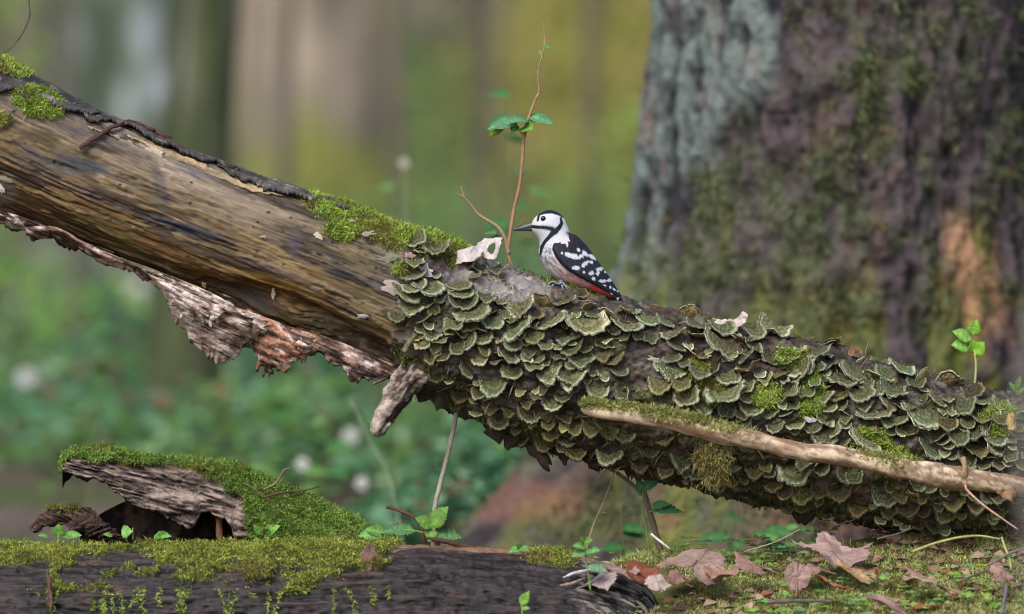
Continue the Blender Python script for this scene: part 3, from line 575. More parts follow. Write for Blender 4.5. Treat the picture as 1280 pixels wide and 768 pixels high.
# ------------------------------------------------------------------ forest floor plants (blurred) and the far wood
def floor_cloud(name, n, d0, d1, label, seed, dens=1.0):
    r = np.random.default_rng(seed); d = 1/(1/d1+(1/d0-1/d1)*r.random(n)); y = d-12
    x = (r.random(n)*2-1)*(d*.088+.55); keep = vn(n3(x*1.6/np.sqrt(d/14), y*.7, 0), seed)+.35*vn(n3(x*5, y*3), seed+1)
    k = keep > np.interp(x/d*8280, [-700, -200, 300], [.0, -.12, -.25]); x, y, d, keep = x[k], y[k], d[k], keep[k]; n = len(x)
    hgt = (.03+.26*np.clip(keep+.3, 0, 1)*r.random(n)**.7)*np.interp(d, [13, 16, 30, 60], [.8, 1, 1.2, 1.6]); B = np.stack([x, y, ground_z(x, y)+hgt], -1)
    az = r.random(n)*6.283; D = np.stack([np.cos(az), np.sin(az), -.15+.5*r.normal(size=n)*.6], -1)
    Nn = np.stack([.45*r.normal(size=n), .45*r.normal(size=n)-.25, np.ones(n)], -1)
    t = np.clip(.5+.9*vn(n3(x*1.1, y*.5, 4), seed+4)+.25*r.normal(size=n), 0, 1)
    C = mixc(lin(54, 96, 58), lin(102, 136, 62), t); C = mixc(C, lin(108, 150, 118), (r.random(n) < .25)*.8); C = mixc(C, lin(164, 196, 150), (r.random(n) < .08)*.9)
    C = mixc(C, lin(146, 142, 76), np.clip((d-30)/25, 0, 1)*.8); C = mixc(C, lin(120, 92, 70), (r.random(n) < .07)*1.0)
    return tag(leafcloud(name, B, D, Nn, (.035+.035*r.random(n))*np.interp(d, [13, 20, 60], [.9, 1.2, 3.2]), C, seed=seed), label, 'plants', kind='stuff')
floor_cloud('undergrowth', 52000, 14.6, 34, 'low green herbs covering the forest floor behind the trunk', 401)
floor_cloud('far_undergrowth', 26000, 30, 75, 'yellow green herbs and shoots far back in the forest', 402)
r = np.random.default_rng(405); n = 30000
d = r.uniform(62, 100, n); x = (r.random(n)*2-1)*(d*.11+3); y = d-12; z = r.random(n)**1.4*7
t = vn(n3(x*.22, z*.35, 1), 406)+.4*vn(n3(x*.6, z*.9, 2), 407); k = t > -.55; d, x, y, z, t = d[k], x[k], y[k], z[k], t[k]; n = len(x)
C = mixc(lin(98, 108, 64), lin(172, 162, 84), np.clip(.5+1.1*vn(n3(x*.18, z*.3, 8), 408), 0, 1)); C = mixc(C, lin(216, 186, 140), (r.random(n) < .12)*.8)  # pale yellow and peach leaves: distant sunlight put into their colour
C = mixc(C, lin(74, 92, 56), (x < -1.0)*.75)
leafcloud('far_wood', np.stack([x, y, z+ground_z(x, y)], -1), r.normal(size=(n, 3)), r.normal(size=(n, 3))+[0, -1, 1.2], .28, C, seed=409)
tag(bpy.data.objects['far_wood'], 'olive yellow foliage of the far wood, coloured as if sunlit', 'foliage', kind='stuff')

def bg_shrub(px, d, h0, h1, rx, n, c0, c1, seed, label, leaf=.05):
    r = np.random.default_rng(seed); y = d-12; x = (px-640)/FPX*d; zg = float(ground_z(np.array(x), np.array(y)))
    t = thing('background_shrub', (x, y, zg), label, 'shrub', 'blurred shrubs of the background')
    for q in range(4):
        e = np.array([x+rx*r.normal()*.5, y+.2*r.normal(), zg+h1*r.uniform(.7, 1)]); V, F = tube(smooth([[x+.03*q, y, zg], [(x+e[0])/2+.05*r.normal(), y, zg+h1*.4], e], 16), np.linspace(.012, .004, 16), 6, .1, q); mk('stem', V, F, M['twig'], t, lin(104, 94, 78))
    B = np.stack([x+rx*r.normal(size=n)*.6, y+.4*r.normal(size=n), zg+h0+(h1-h0)*r.random(n)], -1); k = vn(B*np.array([3, 2, 3]), seed) > -.15; B = B[k]; n = len(B)
    C = mixc(lin(*c0), lin(*c1), np.clip(.5+.8*vn(B*2.2, seed+1)+.2*r.normal(size=n), 0, 1))
    leafcloud('foliage', B, r.normal(size=(n, 3))*[1, 1, .5], np.stack([.5*r.normal(size=n), -.5+.4*r.normal(size=n), np.ones(n)], -1), leaf*(.6+.8*r.random(n)), C, parent=t, kind=None, seed=seed)
for q, a in enumerate([(700, 34, .1, 1.5, .55, 1500, (120, 130, 52), (196, 188, 84), 'yellow green blurred shrub behind the sapling top'), (770, 30, .0, 1.0, .35, 900, (92, 140, 66), (160, 180, 84), 'green blurred shrub between bird and huge tree'), (640, 44, .5, 1.9, .5, 1100, (150, 140, 66), (214, 190, 112), 'pale yellow blurred shrub at the top middle'),  # yellow shrubs carry the look of sunlit foliage in their leaf colours
      (760, 46, .3, 1.9, .5, 1300, (140, 136, 56), (204, 190, 80), 'olive yellow blurred shrub left of the huge tree'), (430, 33, .0, .75, .45, 1000, (120, 124, 56), (170, 166, 84), 'olive blurred shrub at the foot of the beige trunk'), (330, 36, .0, .7, .3, 700, (110, 118, 56), (150, 152, 78), 'dull olive blurred shrub left of the beige trunk foot'), (20, 34, .8, 1.7, .3, 800, (96, 136, 60), (150, 184, 84), 'bright green blurred foliage in the top left corner'),
      (560, 30, .0, .6, .4, 700, (84, 124, 66), (130, 156, 84), 'green blurred shrub above the mossy crest'), (20, 22, .0, .5, .25, 500, (96, 140, 62), (156, 184, 84), 'bright green blurred shrub under the trunk at left edge'), (1300, 30, .0, 1.6, .3, 500, (90, 96, 60), (124, 126, 84), 'grey green blurred shrub at the right edge')]):
    bg_shrub(*a[:8], 860+q, a[8])

# ------------------------------------------------------------------ small leaves used by plants
def serrated(nl=9, teeth=.10, width=.34, fold=.10, droop=.15, seed=0):
    """leaf along +Y, length 1, toothed edge, folded at the midrib"""
    t = np.linspace(0, 1, nl*2+1); wv = width*np.sin(math.pi*t**.75)**.85; wv[1::2] *= 1+teeth*2; wv[::2] *= 1-teeth; wv[0] = wv[-1] = .004
    z0 = -droop*t**2; q = np.linspace(-1, 1, 5)
    V = np.stack([q[None]*wv[:, None], np.repeat(t[:, None], 5, 1)-.03*np.abs(q)[None], z0[:, None]+fold*np.abs(q)[None]*wv[:, None]*2+.015*np.sin(t*26+seed)[:, None]*np.abs(q)[None]], -1)
    nu, nv = V.shape[:2]; nrm = np.zeros_like(V); nrm[..., 2] = 1
    return sheet(V, np.full((nu, nv), .006), nrm)
def put_leaf(parent, base, dirp, nrm, size, c, seed=0, name='leaf', m='leaf', **k):
    V, F = serrated(seed=seed, **k); D = norm(np.array(dirp, float)); N_ = np.array(nrm, float); N_ = norm(N_-D*np.dot(N_, D)); X = np.cross(D, N_)
    W = (V[:, :1]*X+V[:, 1:2]*D+V[:, 2:]*N_)*size+np.array(base)
    c = lin(*c)*.85*(1+.3*vn(V*9, seed)+.35*vn(V*26, seed+2))[:, None]; c = mixc(c, c*1.5, np.exp(-(V[:, 0]/.03)**2)*.6)
    return mk(name, W, F, M[m], parent, c)
def stem_(parent, pts, r0, r1, c, n=40, y=None, name='stem', seg=8, bump=.12, seed=0):
    p = smooth([P(*a) if len(a) == 3 else P(a[0], a[1], y) for a in pts], n); V, F = tube(p, np.linspace(r0, r1, len(p)), seg, bump, seed)
    return mk(name, V, F, M['twig'], parent, lin(*c)*(1+.3*vn(V*np.array([60, 60, 90]), seed))[:, None])

# sapling behind the bird
sy = .06
sap = thing('leafy_sapling', P(644, 360, sy), 'thin brown sapling with few fresh leaves rising just left of the bird', 'sapling')
stem_(sap, [(646, 372), (644, 352), (641, 338), (635, 315), (638, 291), (643, 260), (649.5, 232), (653, 200), (655, 170), (660, 150), (668, 128), (674, 116)], .0042, .0022, (150, 116, 88), 70, sy)
stem_(sap, [(674, 116), (673.5, 102), (672.5, 89), (677, 72), (681, 54), (680, 40), (679, 27)], .0022, .0007, (150, 122, 96), 30, sy)
stem_(sap, [(636, 318), (632, 300), (623, 285), (610, 276), (599, 269), (588, 256), (580, 247), (572, 243)], .0042, .0017, (146, 122, 100), 40, sy, name='branch')
stem_(sap, [(581, 248), (578, 240), (576.5, 233)], .0018, .0012, (150, 126, 104), 10, sy, name='branch')
for pts_ in [[(644, 286), (652, 279), (659, 272)], [(644, 254), (641, 248), (640, 242)], [(635, 300), (630, 295), (626, 294)], [(655, 170), (651, 166), (648, 161)], [(656, 172), (659, 160), (658, 156)], [(672.5, 89), (671, 86), (671.5, 84)], [(655, 218), (658, 214), (656, 212)]]:
    stem_(sap, pts_, .0014, .0009, (120, 92, 66), 8, sy, name='side_shoot')
for q, (bx_, by_, tx_, ty_, dy, c, nn, wdt) in enumerate([(646, 153, 608, 157, -.012, (104, 158, 112), (0, -.55, 1), .34), (652, 152, 632, 146, .02, (96, 150, 100), (0, -.5, 1), .34), (658, 150, 634, 149, -.02, (108, 160, 110), (.1, -.5, 1), .36), (662, 146, 693, 152, -.01, (112, 168, 118), (0, -.5, 1), .36),
      (655, 158, 664, 160, -.02, (118, 170, 62), (0, -1, .4), .5), (628, 154, 611, 171, .0, (132, 172, 58), (0, -1, .2), .3), (645, 156, 640, 165, -.01, (112, 160, 70), (0, -1, .2), .4), (680, 56, 690, 61, 0, (124, 168, 72), (0, -.8, .5), .4), (676, 70, 674, 63, 0, (124, 168, 72), (0, -.9, .4), .5),
      (626, 300, 598, 303, .02, (92, 146, 96), (0, -.6, 1), .36), (618, 292, 606, 288, .02, (104, 156, 96), (0, -.7, .8), .36)]):
    a = P(bx_, by_, sy); b = P(tx_, ty_, sy+dy*1.5); put_leaf(sap, a, b-a, nn, np.linalg.norm(b-a)*1.0, c, q, width=wdt)

# ------------------------------------------------------------------ pale dry leaf standing on the trunk
def holed_leaf(name, top, bot, y0, amp, c, label, cat, hole=None, seed=0, nu=44, nv=22, m='dry', group=None):
    s = np.linspace(0, 1, nu); tp = smooth(top, nu); bp = smooth(bot, nu); t = np.linspace(0, 1, nv)[None, :, None]
    q = tp[:, None]*(1-t)+bp[:, None]*t; q = q+np.stack([1.6*fbm(q*.16, 2, seed) if 0 else 2.6*fbm(n3(q[..., 0]*.16, q[..., 1]*.16), 3, seed, .6), 3.4*fbm(n3(q[..., 0]*.13, q[..., 1]*.13, 5), 3, seed, .65)], -1)
    y = y0+amp*(np.sin(s*7+seed)[:, None]*.8-1.4*(t[..., 0]-.5)+.5*fbm(n3(q[..., 0]*.06, q[..., 1]*.06), 3, seed))
    V3 = P(q[..., 0], q[..., 1], y); n = np.zeros_like(V3); n[..., 1] = -1; V, F = sheet(V3, np.full((nu, nv), .0009), n)
    if hole is not None:
        ctr = q.reshape(-1, 2); inside = np.array([min(((ctr[:, 0]-h[0])/h[2])**2+((ctr[:, 1]-h[1])/h[3])**2 for h in [hh])<1 if 0 else np.any([((ctr[:, 0]-h[0])/h[2])**2+((ctr[:, 1]-h[1])/h[3])**2 < 1 for h in hole], axis=0) for hh in [0]])[0]
        ins = np.concatenate([inside, inside]); F = F[~ins[F].any(1)]
    root = thing(name, V.min(0)*[0, 0, 1]+V.mean(0)*[1, 1, 0], label, cat, group)
    cc = lin(*c)*(1+.16*fbm(n3(V[:, 0]*120, V[:, 2]*120, seed), 3, seed))[:, None]
    mk('blade', V, F, M[m], root, cc); return root
holed_leaf('dry_leaf', [(572, 315), (581, 310), (592, 308), (602, 300), (614, 298), (628, 297)], [(569, 333), (580, 328), (591, 327), (603, 321), (616, 326), (624, 315)], -.085, .012, (192, 182, 179), 'pale pinkish curled dead leaf with a hole, standing on the trunk by the sapling', 'dry leaf', hole=[(614, 312, 3.6, 5.4), (616.5, 308.5, 2.6, 4.2)], seed=3)
holed_leaf('dry_leaf', [(893, 401), (905, 400), (918, 399), (925, 392), (928, 389)], [(896, 409), (908, 411), (920, 409), (931, 403), (933, 394)], -.06, .010, (196, 182, 176), 'small pale grey curled leaf on the crest of the fungus covered trunk', 'dry leaf', seed=5)
holed_leaf('dry_leaf', [(1060, 436), (1064, 433), (1070, 433), (1078, 438)], [(1061, 443), (1066, 446), (1072, 448), (1078, 446)], -.03, .008, (124, 96, 72), 'tiny brown leaf fragment on the right crest among fungi', 'dry leaf', seed=8)

# ------------------------------------------------------------------ dead branch lying against the trunk
dbp = smooth([(728, 508, 6.5), (745, 511, 9), (800, 518, 11), (850, 529, 11.5), (900, 541, 12), (950, 553, 11.5), (1000, 563, 11.5), (1050, 572, 11.5), (1100, 583, 12.5), (1150, 592, 14), (1185, 598, 15), (1215, 601, 13.5), (1260, 606, 13), (1300, 612, 11), (1340, 622, 9)], 170)
yb = np.interp(dbp[:, 0], [728, 800, 1000, 1200, 1340], [-.185, -.205, -.215, -.205, -.19])
cl = P(dbp[:, 0], dbp[:, 1]+2.2*vn(n3(dbp[:, 0]*.02, 1), 5), yb); nV, nF = tube(cl, dbp[:, 2]*S*(1+.10*vn(n3(dbp[:, 0]*.05, 3), 7)), 26, .16, 6)
db = thing('dead_branch', P(1200, 640, -.2), 'peeled pale tan dead branch lying slantwise across the fungus covered trunk', 'branch')
st = fbm(n3(nV[:, 0]*14, nV[:, 1]*120, nV[:, 2]*120-nV[:, 0]*-26), 4, 44); bl = fbm(n3(nV[:, 0]*26, nV[:, 1]*40, nV[:, 2]*40), 3, 45)
bcol = mixc(lin(126, 104, 84), lin(204, 182, 156), sst(-.3, .35, st+.4*fbm(nV*170, 3, 48))); bcol = mixc(bcol, lin(122, 90, 66), sst(.15, .45, bl)*.7); bcol = mixc(bcol, lin(60, 48, 40), np.clip(1-np.abs(st+.1)/.035, 0, 1)*.7); bcol = mixc(bcol, lin(110, 84, 66), sst(.25, .4, fbm(nV*90, 3, 47))*.6)
bX = toX(nV[:, 0]); bmm = (1-sst(850, 960, bX+60*bl))*.75+np.exp(-((bX-1095)/24)**2)*.7
upn = nV-np.vstack([np.repeat(cl, 26, 0), cl[:1], cl[-1:]]); upz = norm(upn)[:, 2]
bcol = mixc(bcol, lin(128, 130, 74), bmm*sst(-.3, .6, upz+.6*bl)*.8)
mk('wood', nV+norm(upn)*(.0014*st)[:, None], nF, M['twig'], db, bcol)
wm = np.clip(bmm*sst(-.1, .7, upz+.5*bl), 0, 1)+1e-9; idx = rng.choice(len(wm), 5200, p=wm/wm.sum())
strands('moss', nV[idx]+rng.normal(size=(5200, 3))*.0015, norm(upn[idx])+[0, -.2, .3], db, .009, .0011, lin(120, 124, 62), lin(176, 178, 112), seed=23)
hp = P(rng.normal(893, 9, 2600), np.clip(rng.normal(572, 15, 2600), 545, 606), -.195+rng.normal(0, .007, 2600))
strands('hanging_moss', hp, rng.normal(size=(2600, 3))*.6+[0, -.4, -1], db, .014, .0009, lin(96, 94, 52), lin(150, 146, 92), grav=.8, seed=24)
V, F = tube(smooth([P(1203, 598, -.215), P(1206, 588, -.225), P(1204, 572, -.22)], 10), [.007]*4+[.0045]*6, 10, .3, 5); mk('knot_stub', V, F, M['twig'], db, lin(150, 126, 96))
tw = thing('thin_twig', P(1268, 660, -.24), 'thin pale twig hanging from the right end of the dead branch', 'twig')
stem_(tw, [(1208, 612, -.225), (1218, 622, -.23), (1235, 636, -.235), (1252, 648, -.24), (1272, 662, -.24)], .0022, .0016, (170, 138, 120), 24)
stem_(tw, [(1208, 612, -.225), (1206, 604, -.22)], .0024, .0018, (190, 140, 110), 8)
holed_leaf('dry_leaf', [(1245, 608), (1256, 609), (1270, 616)], [(1247, 619), (1256, 623), (1266, 629)], -.215, .008, (140, 108, 84), 'small tan leaf hanging at the right end of the dead branch', 'dry leaf', seed=18)
holed_leaf('dry_leaf', [(1258, 522), (1264, 516), (1270, 520)], [(1258, 532), (1264, 538), (1270, 536)], -.16, .006, (176, 150, 96), 'small tan leaf stuck upright on the trunk at the right edge', 'dry leaf', seed=19)

# ------------------------------------------------------------------ woodpecker
BY = -.015
bird = thing('woodpecker', P(712, 362, BY), 'black and white woodpecker with red vent perched on the trunk, facing left', 'bird')
ring = np.array([  # dorsal x,y  ventral x,y  half width
 (664.5, 279, 664.5, 288, 3.0), (667.5, 273.8, 666.5, 290.6, 8), (674.5, 267.2, 669.5, 294, 14), (686, 262.8, 673, 299, 17.6), (697, 265.6, 674.6, 304, 18.6), (705, 272.8, 674, 309.5, 18.6),
 (709.6, 283, 673, 316, 20), (713, 291, 674.6, 323, 23), (721, 297, 678.5, 332, 26), (730, 307, 685, 341, 27), (738, 318, 694, 348.5, 26.5), (745, 328, 707, 355.5, 24.5), (752, 338, 723, 360.5, 21), (759, 347, 738.5, 365, 16), (765, 355.5, 751.5, 369.5, 11), (770, 362.5, 762, 372, 6), (772.5, 366, 768, 372.5, 2.5)])
nr_, ns_ = 150, 84
rg = smooth(ring, nr_); ph = np.linspace(0, 2*math.pi, ns_, endpoint=False)
cxy = (rg[:, None, :2]+rg[:, None, 2:4])/2; hv = (rg[:, None, :2]-rg[:, None, 2:4])/2
BQ = cxy+hv*np.cos(ph)[None, :, None]; bY = rg[:, 4:5]*np.sin(ph)[None]
bfe = .35*fbm(n3(BQ[..., 0]*.25, BQ[..., 1]*.25, bY*.25), 3, 77)+.25*vn(n3(BQ[..., 0]*.9-BQ[..., 1]*.5, BQ[..., 1]*.35, bY*.9), 78)
BQ = BQ+hv/np.linalg.norm(hv, axis=-1, keepdims=True)*(np.cos(ph)[None]*bfe)[..., None]; bY = bY*(1+.015*bfe)
BVp = P(BQ[..., 0], BQ[..., 1], BY)-np.array([0, 1, 0])*(bY*S)[..., None]
qx, qy = BQ[..., 0], BQ[..., 1]
def seg(pl, wv):
    m = np.full(qx.shape, 9.0)
    pl = np.array(pl, float); wv = np.broadcast_to(wv, len(pl))
    for i in range(len(pl)-1):
        a, b = pl[i], pl[i+1]; t = np.clip(((qx-a[0])*(b[0]-a[0])+(qy-a[1])*(b[1]-a[1]))/np.sum((b-a)**2), 0, 1)
        m = np.minimum(m, np.hypot(qx-a[0]-t*(b[0]-a[0]), qy-a[1]-t*(b[1]-a[1]))/(wv[i]*(1-t)+wv[i+1]*t))
    return 1-sst(.8, 1.15, m+.12*bfe)
WH, BLK = lin(188, 190, 197), lin(20, 24, 36)
bcl = np.repeat(np.repeat(WH[None, None], nr_, 0), ns_, 1)
# greyish pink belly, rose flank, red vent
al = (qx-680)*.74+(qy-325)*.67; across = -(qx-680)*.67+(qy-325)*.74
bcl = mixc(bcl, lin(190, 178, 176), sst(-8, 12, al)); bcl = mixc(bcl, lin(192, 146, 146), sst(16, 40, al)); bcl = mixc(bcl, lin(214, 84, 88), sst(60, 66, al+3*bfe))
stk = sst(-.02, .22, fbm(n3(al*.035, across*.62, bY*.5), 2, 91)); zone = sst(-22, -8, al)*(1-.55*sst(26, 50, al)); bcl = mixc(bcl, lin(62, 56, 62), stk*zone*.7*sst(302, 312, qy))
bcl = mixc(bcl, lin(206, 192, 168), (1-sst(.6, 1.2, np.hypot((qx-667)/5, (qy-278)/5)))*.9)
crown = sst(0, 1.2, np.interp(qx, [664, 671, 675, 682, 690, 697, 703, 707], [262, 269, 270, 268, 267.6, 269.6, 272.6, 274])-qy); bcl = mixc(bcl, BLK, crown)
for pl, wv in [([(662, 283.2), (672, 283.8), (682, 284.4), (690, 286), (694, 289)], [2.0, 2.2, 2.6, 3.0, 3.8]), ([(693, 290), (699, 284), (702, 279), (701, 272.5)], [3.6, 3, 2.2, 1.3]), ([(692, 290), (687, 295.5), (681, 302), (677, 309), (675.5, 318)], [3.8, 2.6, 2.2, 2.2, 1.4]), ([(673.5, 270), (672, 276)], [1.7, 1.2])]:
    bcl = mixc(bcl, BLK, seg(pl, wv))
mant = sst(-2, 2, (qx-706)*.75-(qy-291)*.62-1+ (qy > 291)*0)*sst(288, 292, qy); bcl = mixc(bcl, BLK, mant*(al < 75))
v = np.vstack([BVp.reshape(-1, 3), BVp[0].mean(0)[None], BVp[-1].mean(0)[None]]); j = np.arange(ns_); j2 = (j+1) % ns_
cp = np.vstack([np.stack([j, j2, np.full(ns_, nr_*ns_)], -1), np.stack([(nr_-1)*ns_+j2, (nr_-1)*ns_+j, np.full(ns_, nr_*ns_+1)], -1)])
mk('body', v, [grid(nr_, ns_, True), cp], M['feather'], bird, np.vstack([bcl.reshape(-1, 3), [WH, BLK]]))
# beak: two mandibles
for nm, pl, c in [('upper_mandible', [(668, 281.2, 4.6), (660, 283, 3.7), (652, 285.2, 2.6), (645, 287, 1.4), (640.8, 288.2, .4)], (66, 71, 82)), ('lower_mandible', [(668, 286, 3.4), (660, 286.4, 2.5), (652, 287.3, 1.7), (646, 288, .9), (642.5, 288.5, .3)], (50, 54, 62))]:
    bp_ = smooth(pl, 26); V, F = tube(P(bp_[:, 0], bp_[:, 1], BY), bp_[:, 2]*S, 14); tipf = sst(655, 643, toX(V[:, 0])); mk(nm, V, F, M['beak'], bird, mixc(lin(*c), lin(44, 48, 56), tipf))
# eyes with pale ring
for s in (-1, 1):
    c = P(679, 273.2, BY)+np.array([0, s*14.6*S, 0]); th = np.linspace(0, math.pi, 13); fi = np.linspace(0, 2*math.pi, 20, endpoint=False)
    V = c+3.5*S*np.stack([np.sin(th)[:, None]*np.cos(fi), np.cos(th)[:, None]+0*fi, np.sin(th)[:, None]*np.sin(fi)], -1); mk('eye', V.reshape(-1, 3), grid(13, 20, True), M['eye'], bird)
# wings
wu = smooth([(703, 293.5), (711, 292.6), (721, 295.2), (735, 309.5), (747, 326), (759, 342.5), (768, 356), (776, 368)], 120); wl = smooth([(690.5, 303), (690.5, 312), (697, 325), (709, 337), (724, 346), (741, 355), (757, 364), (776, 372)], 120)
whw = smooth([(18, 0), (23.5, 0), (27.5, 0), (29, 0), (27, 0), (21, 0), (13, 0), (5.5, 0)], 120)[:, 0]
WB = [(715.5, 319.6, 12, 4.8, 8), (723, 312, 3, 2.6, 30), (731, 317, 5.5, 3.6, 40), (702, 316, 2.4, 2, 0), (726, 320, 5, 2.6, -20), (740, 321.5, 6, 3, 42), (731, 329.5, 6.5, 3, -28), (720.5, 334.6, 6, 2.8, 8), (739, 327.5, 3, 2.2, 40), (729.6, 340, 2, 2.2, 0), (749, 336, 5.5, 2.6, -18), (747, 341, 2.6, 3, 0), (739.6, 340.6, 5, 2.8, -8), (742, 348, 2.6, 2.6, 30), (757, 340, 2.4, 1.8, 40),
      (753, 351, 5, 2.4, 4), (762, 350, 4.2, 2.4, -6), (755, 356, 2.6, 1.4, 20), (767, 361, 3.6, 1.6, 45), (763, 359, 1.6, 2.6, 10), (766, 369, 4.5, 1.4, 40), (772, 364, 2.4, 1.2, 45), (709, 300, 5, 1.1, 24)]
t = np.linspace(0, 1, 64)[None, :, None]; WQ = wl[:, None]*(1-t)+wu[:, None]*t; tt = t[..., 0]
sg = np.linspace(0, 1, 120)[:, None]
rows = (.9*np.abs(np.sin(tt*26+sg*4))*sst(.35, .6, sg)+.7*np.abs(np.sin(sg*34+3*np.sin(tt*9)))*(1-sst(.4, .7, sg)))
hw = whw[:, None]*np.sin(np.pi/2*np.clip(1.02-tt*.86, 0, 1))**.8*(1-.10*(1-sst(0, .12, tt)))+1.8+.5*rows
wc = mixc(BLK+0*WQ[..., :1], lin(58, 62, 78), np.clip(rows, 0, 1)**3*.35+.12*vn(n3(WQ[..., 0]*.8, WQ[..., 1]*.8, 3), 9))
for cx_, cy_, rx, ry, a in WB:
    a = R_(a); dx, dy = WQ[..., 0]-cx_, WQ[..., 1]-cy_
    e = np.sqrt(((dx*math.cos(a)+dy*math.sin(a))/rx)**2+((-dx*math.sin(a)+dy*math.cos(a))/ry)**2)*1.22+.4*vn(n3(WQ[..., 0]*.45, WQ[..., 1]*.45), 5)+.25*vn(n3((WQ[..., 0]+WQ[..., 1])*.2, (WQ[..., 0]-WQ[..., 1])*1.1), 6); wc = mixc(wc, WH, 1-sst(.72, 1.15, e))
for s in (-1, 1):
    V3 = P(WQ[..., 0], WQ[..., 1], BY)+np.array([0, s, 0])*(hw*S)[..., None]; n = np.zeros_like(V3); n[..., 1] = s
    V, F = sheet(V3, np.full(V3.shape[:2], .0028), n); F = F if s > 0 else F[:, ::-1]
    mk('wing', V, F, M['feather'], bird, np.vstack([wc.reshape(-1, 3)]*2))
# stiff tail feathers
for q, k in enumerate([-2, -1, 0, 1, 2]):
    s = np.linspace(0, 1, 26)[:, None]; t = np.linspace(-1, 1, 7)[None]; wv = np.interp(s, [0, .6, .9, 1], [4.2, 4.6, 3, .8])*S
    ctr = P(748+(788-2*abs(k)-748)*s[:, 0], 349+(381-abs(k)-349)*s[:, 0]+1.5*s[:, 0]**2*3, BY)+np.array([0, k*.0062, -.001*abs(k)])
    V3 = ctr[:, None]+t[..., None]*wv[..., None]*np.array([.25, .9, .3])+np.array([0, 0, .0008])*(1-t**2)[..., None]; n = np.zeros_like(V3); n[..., 2] = 1
    V, F = sheet(V3, np.full(V3.shape[:2], .0012), n); bar = (np.sin(s*30)*(abs(k) > 0) > .55)*np.ones_like(t); cc = mixc(BLK+0*V3, WH, bar*.8)
    mk('tail_feather', V, F, M['feather'], bird, np.vstack([cc.reshape(-1, 3)]*2))
# feet
for s in (-1, 1):
    fx = 706+5*s; by = BY+s*.014
    leg = mk('leg', *tube(smooth([P(fx+4, 346, by), P(fx+1, 351, by-.004), P(fx-3, 356, by-.008)], 10), [.0042]*4+[.0028]*6, 8, .1, 3), M['foot'], bird, lin(112, 120, 142))
    for a, l in [((-14, -1.5), 1), ((-9, 3), 1), ((10, 1.5), 1), ((6, 4), 1)]:
        m_ = P(fx-3+a[0]*.55, 355+a[1]*.5-2, by-.010+.001*a[1]); e_ = P(fx-3+a[0], 358.5+a[1]*.8, by-.012); e2 = P(fx-3+a[0]*1.25, 362+a[1], by-.011)
        V, F = tube(smooth([P(fx-3, 355.5, by-.008), m_, e_, e2], 14), np.linspace(.0023, .0007, 14), 7, .12, 4); mk('toe', V, F, M['foot'], leg, mixc(lin(118, 126, 150)+0*V, lin(50, 50, 58), sst(.7, 1, np.linspace(0, 1, len(V)))))

# ------------------------------------------------------------------ dark mossy log in front
FY0, FR = -.20, .16
fpx = np.linspace(-140, 872, 600); fth = np.concatenate([np.linspace(-25, 130, 130), np.linspace(133, 332, 34)])*math.pi/180
ftop = np.interp(fpx, [-140, 0, 150, 300, 450, 520, 560, 640, 720, 760, 800, 872], [687, 687, 687, 684, 684, 682, 684, 689, 696, 706, 722, 748])
fu, ft = np.meshgrid(fpx*S, fth, indexing='ij'); fP = np.repeat(fpx[:, None], len(fth), 1)
ends = sst(872, 800, fP+26*fbm(n3(fu*3, np.cos(ft)*4, np.sin(ft)*4), 3, 501))
def fc(ku, kt): return n3(fu*ku, np.cos(ft)*kt, np.sin(ft)*kt)
fg = fbm(fc(9, 16), 4, 503, .6); fg2 = fbm(fc(34, 50), 4, 504, .6); crk = np.maximum(np.clip(.09-np.abs(fbm(fc(3.2, 12), 4, 505)), 0, 1)/.09, .7*np.clip(.07-np.abs(fbm(fc(7, 26), 4, 506)), 0, 1)/.07)
frr = FR*(.25+.75*ends)+.006*fg+.006*fg2-.010*crk*ends
fx3 = (fpx-640)*S*.9833; ctrz = np.array([P(a, b, FY0)[2] for a, b in zip(fpx, ftop)])-FR
nfg = fbm(fc(9, 3.2), 4, 511, .6)+.6*fbm(fc(26, 9), 3, 512)
mX = np.interp(fP, [-140, 0, 120, 160, 185, 240, 330, 420, 470, 500, 520], [26, 26, 26, 8, 8, 24, 34, 34, 24, 4, -40])
fYp = toY(ctrz[:, None]+FR*np.cos(ft)); dep = np.where(np.sin(ft) < -.35, 999, FR*(1-np.cos(ft))*690)
fmoss = (1-sst(.6, 1.0, (dep+46*nfg+4)/np.maximum(mX, 1)))*sst(-.05, .12, dep/30+.25+.8*nfg)*(mX > 0)*sst(-.6, -.2, np.sin(ft)+.2)
fmoss = np.maximum(fmoss, (1-sst(.6, 1.1, np.hypot((fP-690)/34, (dep-4)/9)+.5*nfg))*(np.sin(ft) > -.4)*.8)
frr = frr+.007*fmoss*(1+1.2*fbm(fc(36, 6), 3, 513))
FV = np.stack([fx3[:, None]+0*ft, FY0-frr*np.sin(ft), ctrz[:, None]+frr*np.cos(ft)], -1)
fcol = mixc(lin(22, 19, 21), lin(62, 54, 56), sst(-.35, .5, fg+.6*fg2)); fcol = mixc(fcol, lin(14, 12, 13), crk*.9); fcol = mixc(fcol, lin(92, 72, 62), sst(.25, .5, fbm(fc(12, 20), 3, 507))*.5)
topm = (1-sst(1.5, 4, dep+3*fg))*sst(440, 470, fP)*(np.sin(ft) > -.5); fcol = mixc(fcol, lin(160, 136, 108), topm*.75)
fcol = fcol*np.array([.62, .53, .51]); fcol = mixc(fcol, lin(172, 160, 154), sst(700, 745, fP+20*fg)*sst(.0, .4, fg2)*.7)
fcol = mixc(fcol, lin(74, 84, 28), fmoss*.9)
flog = thing('mossy_log', (fx3[200], FY0, 0), 'dark wet rotten log lying along the bottom edge, moss draped over its left half', 'log')
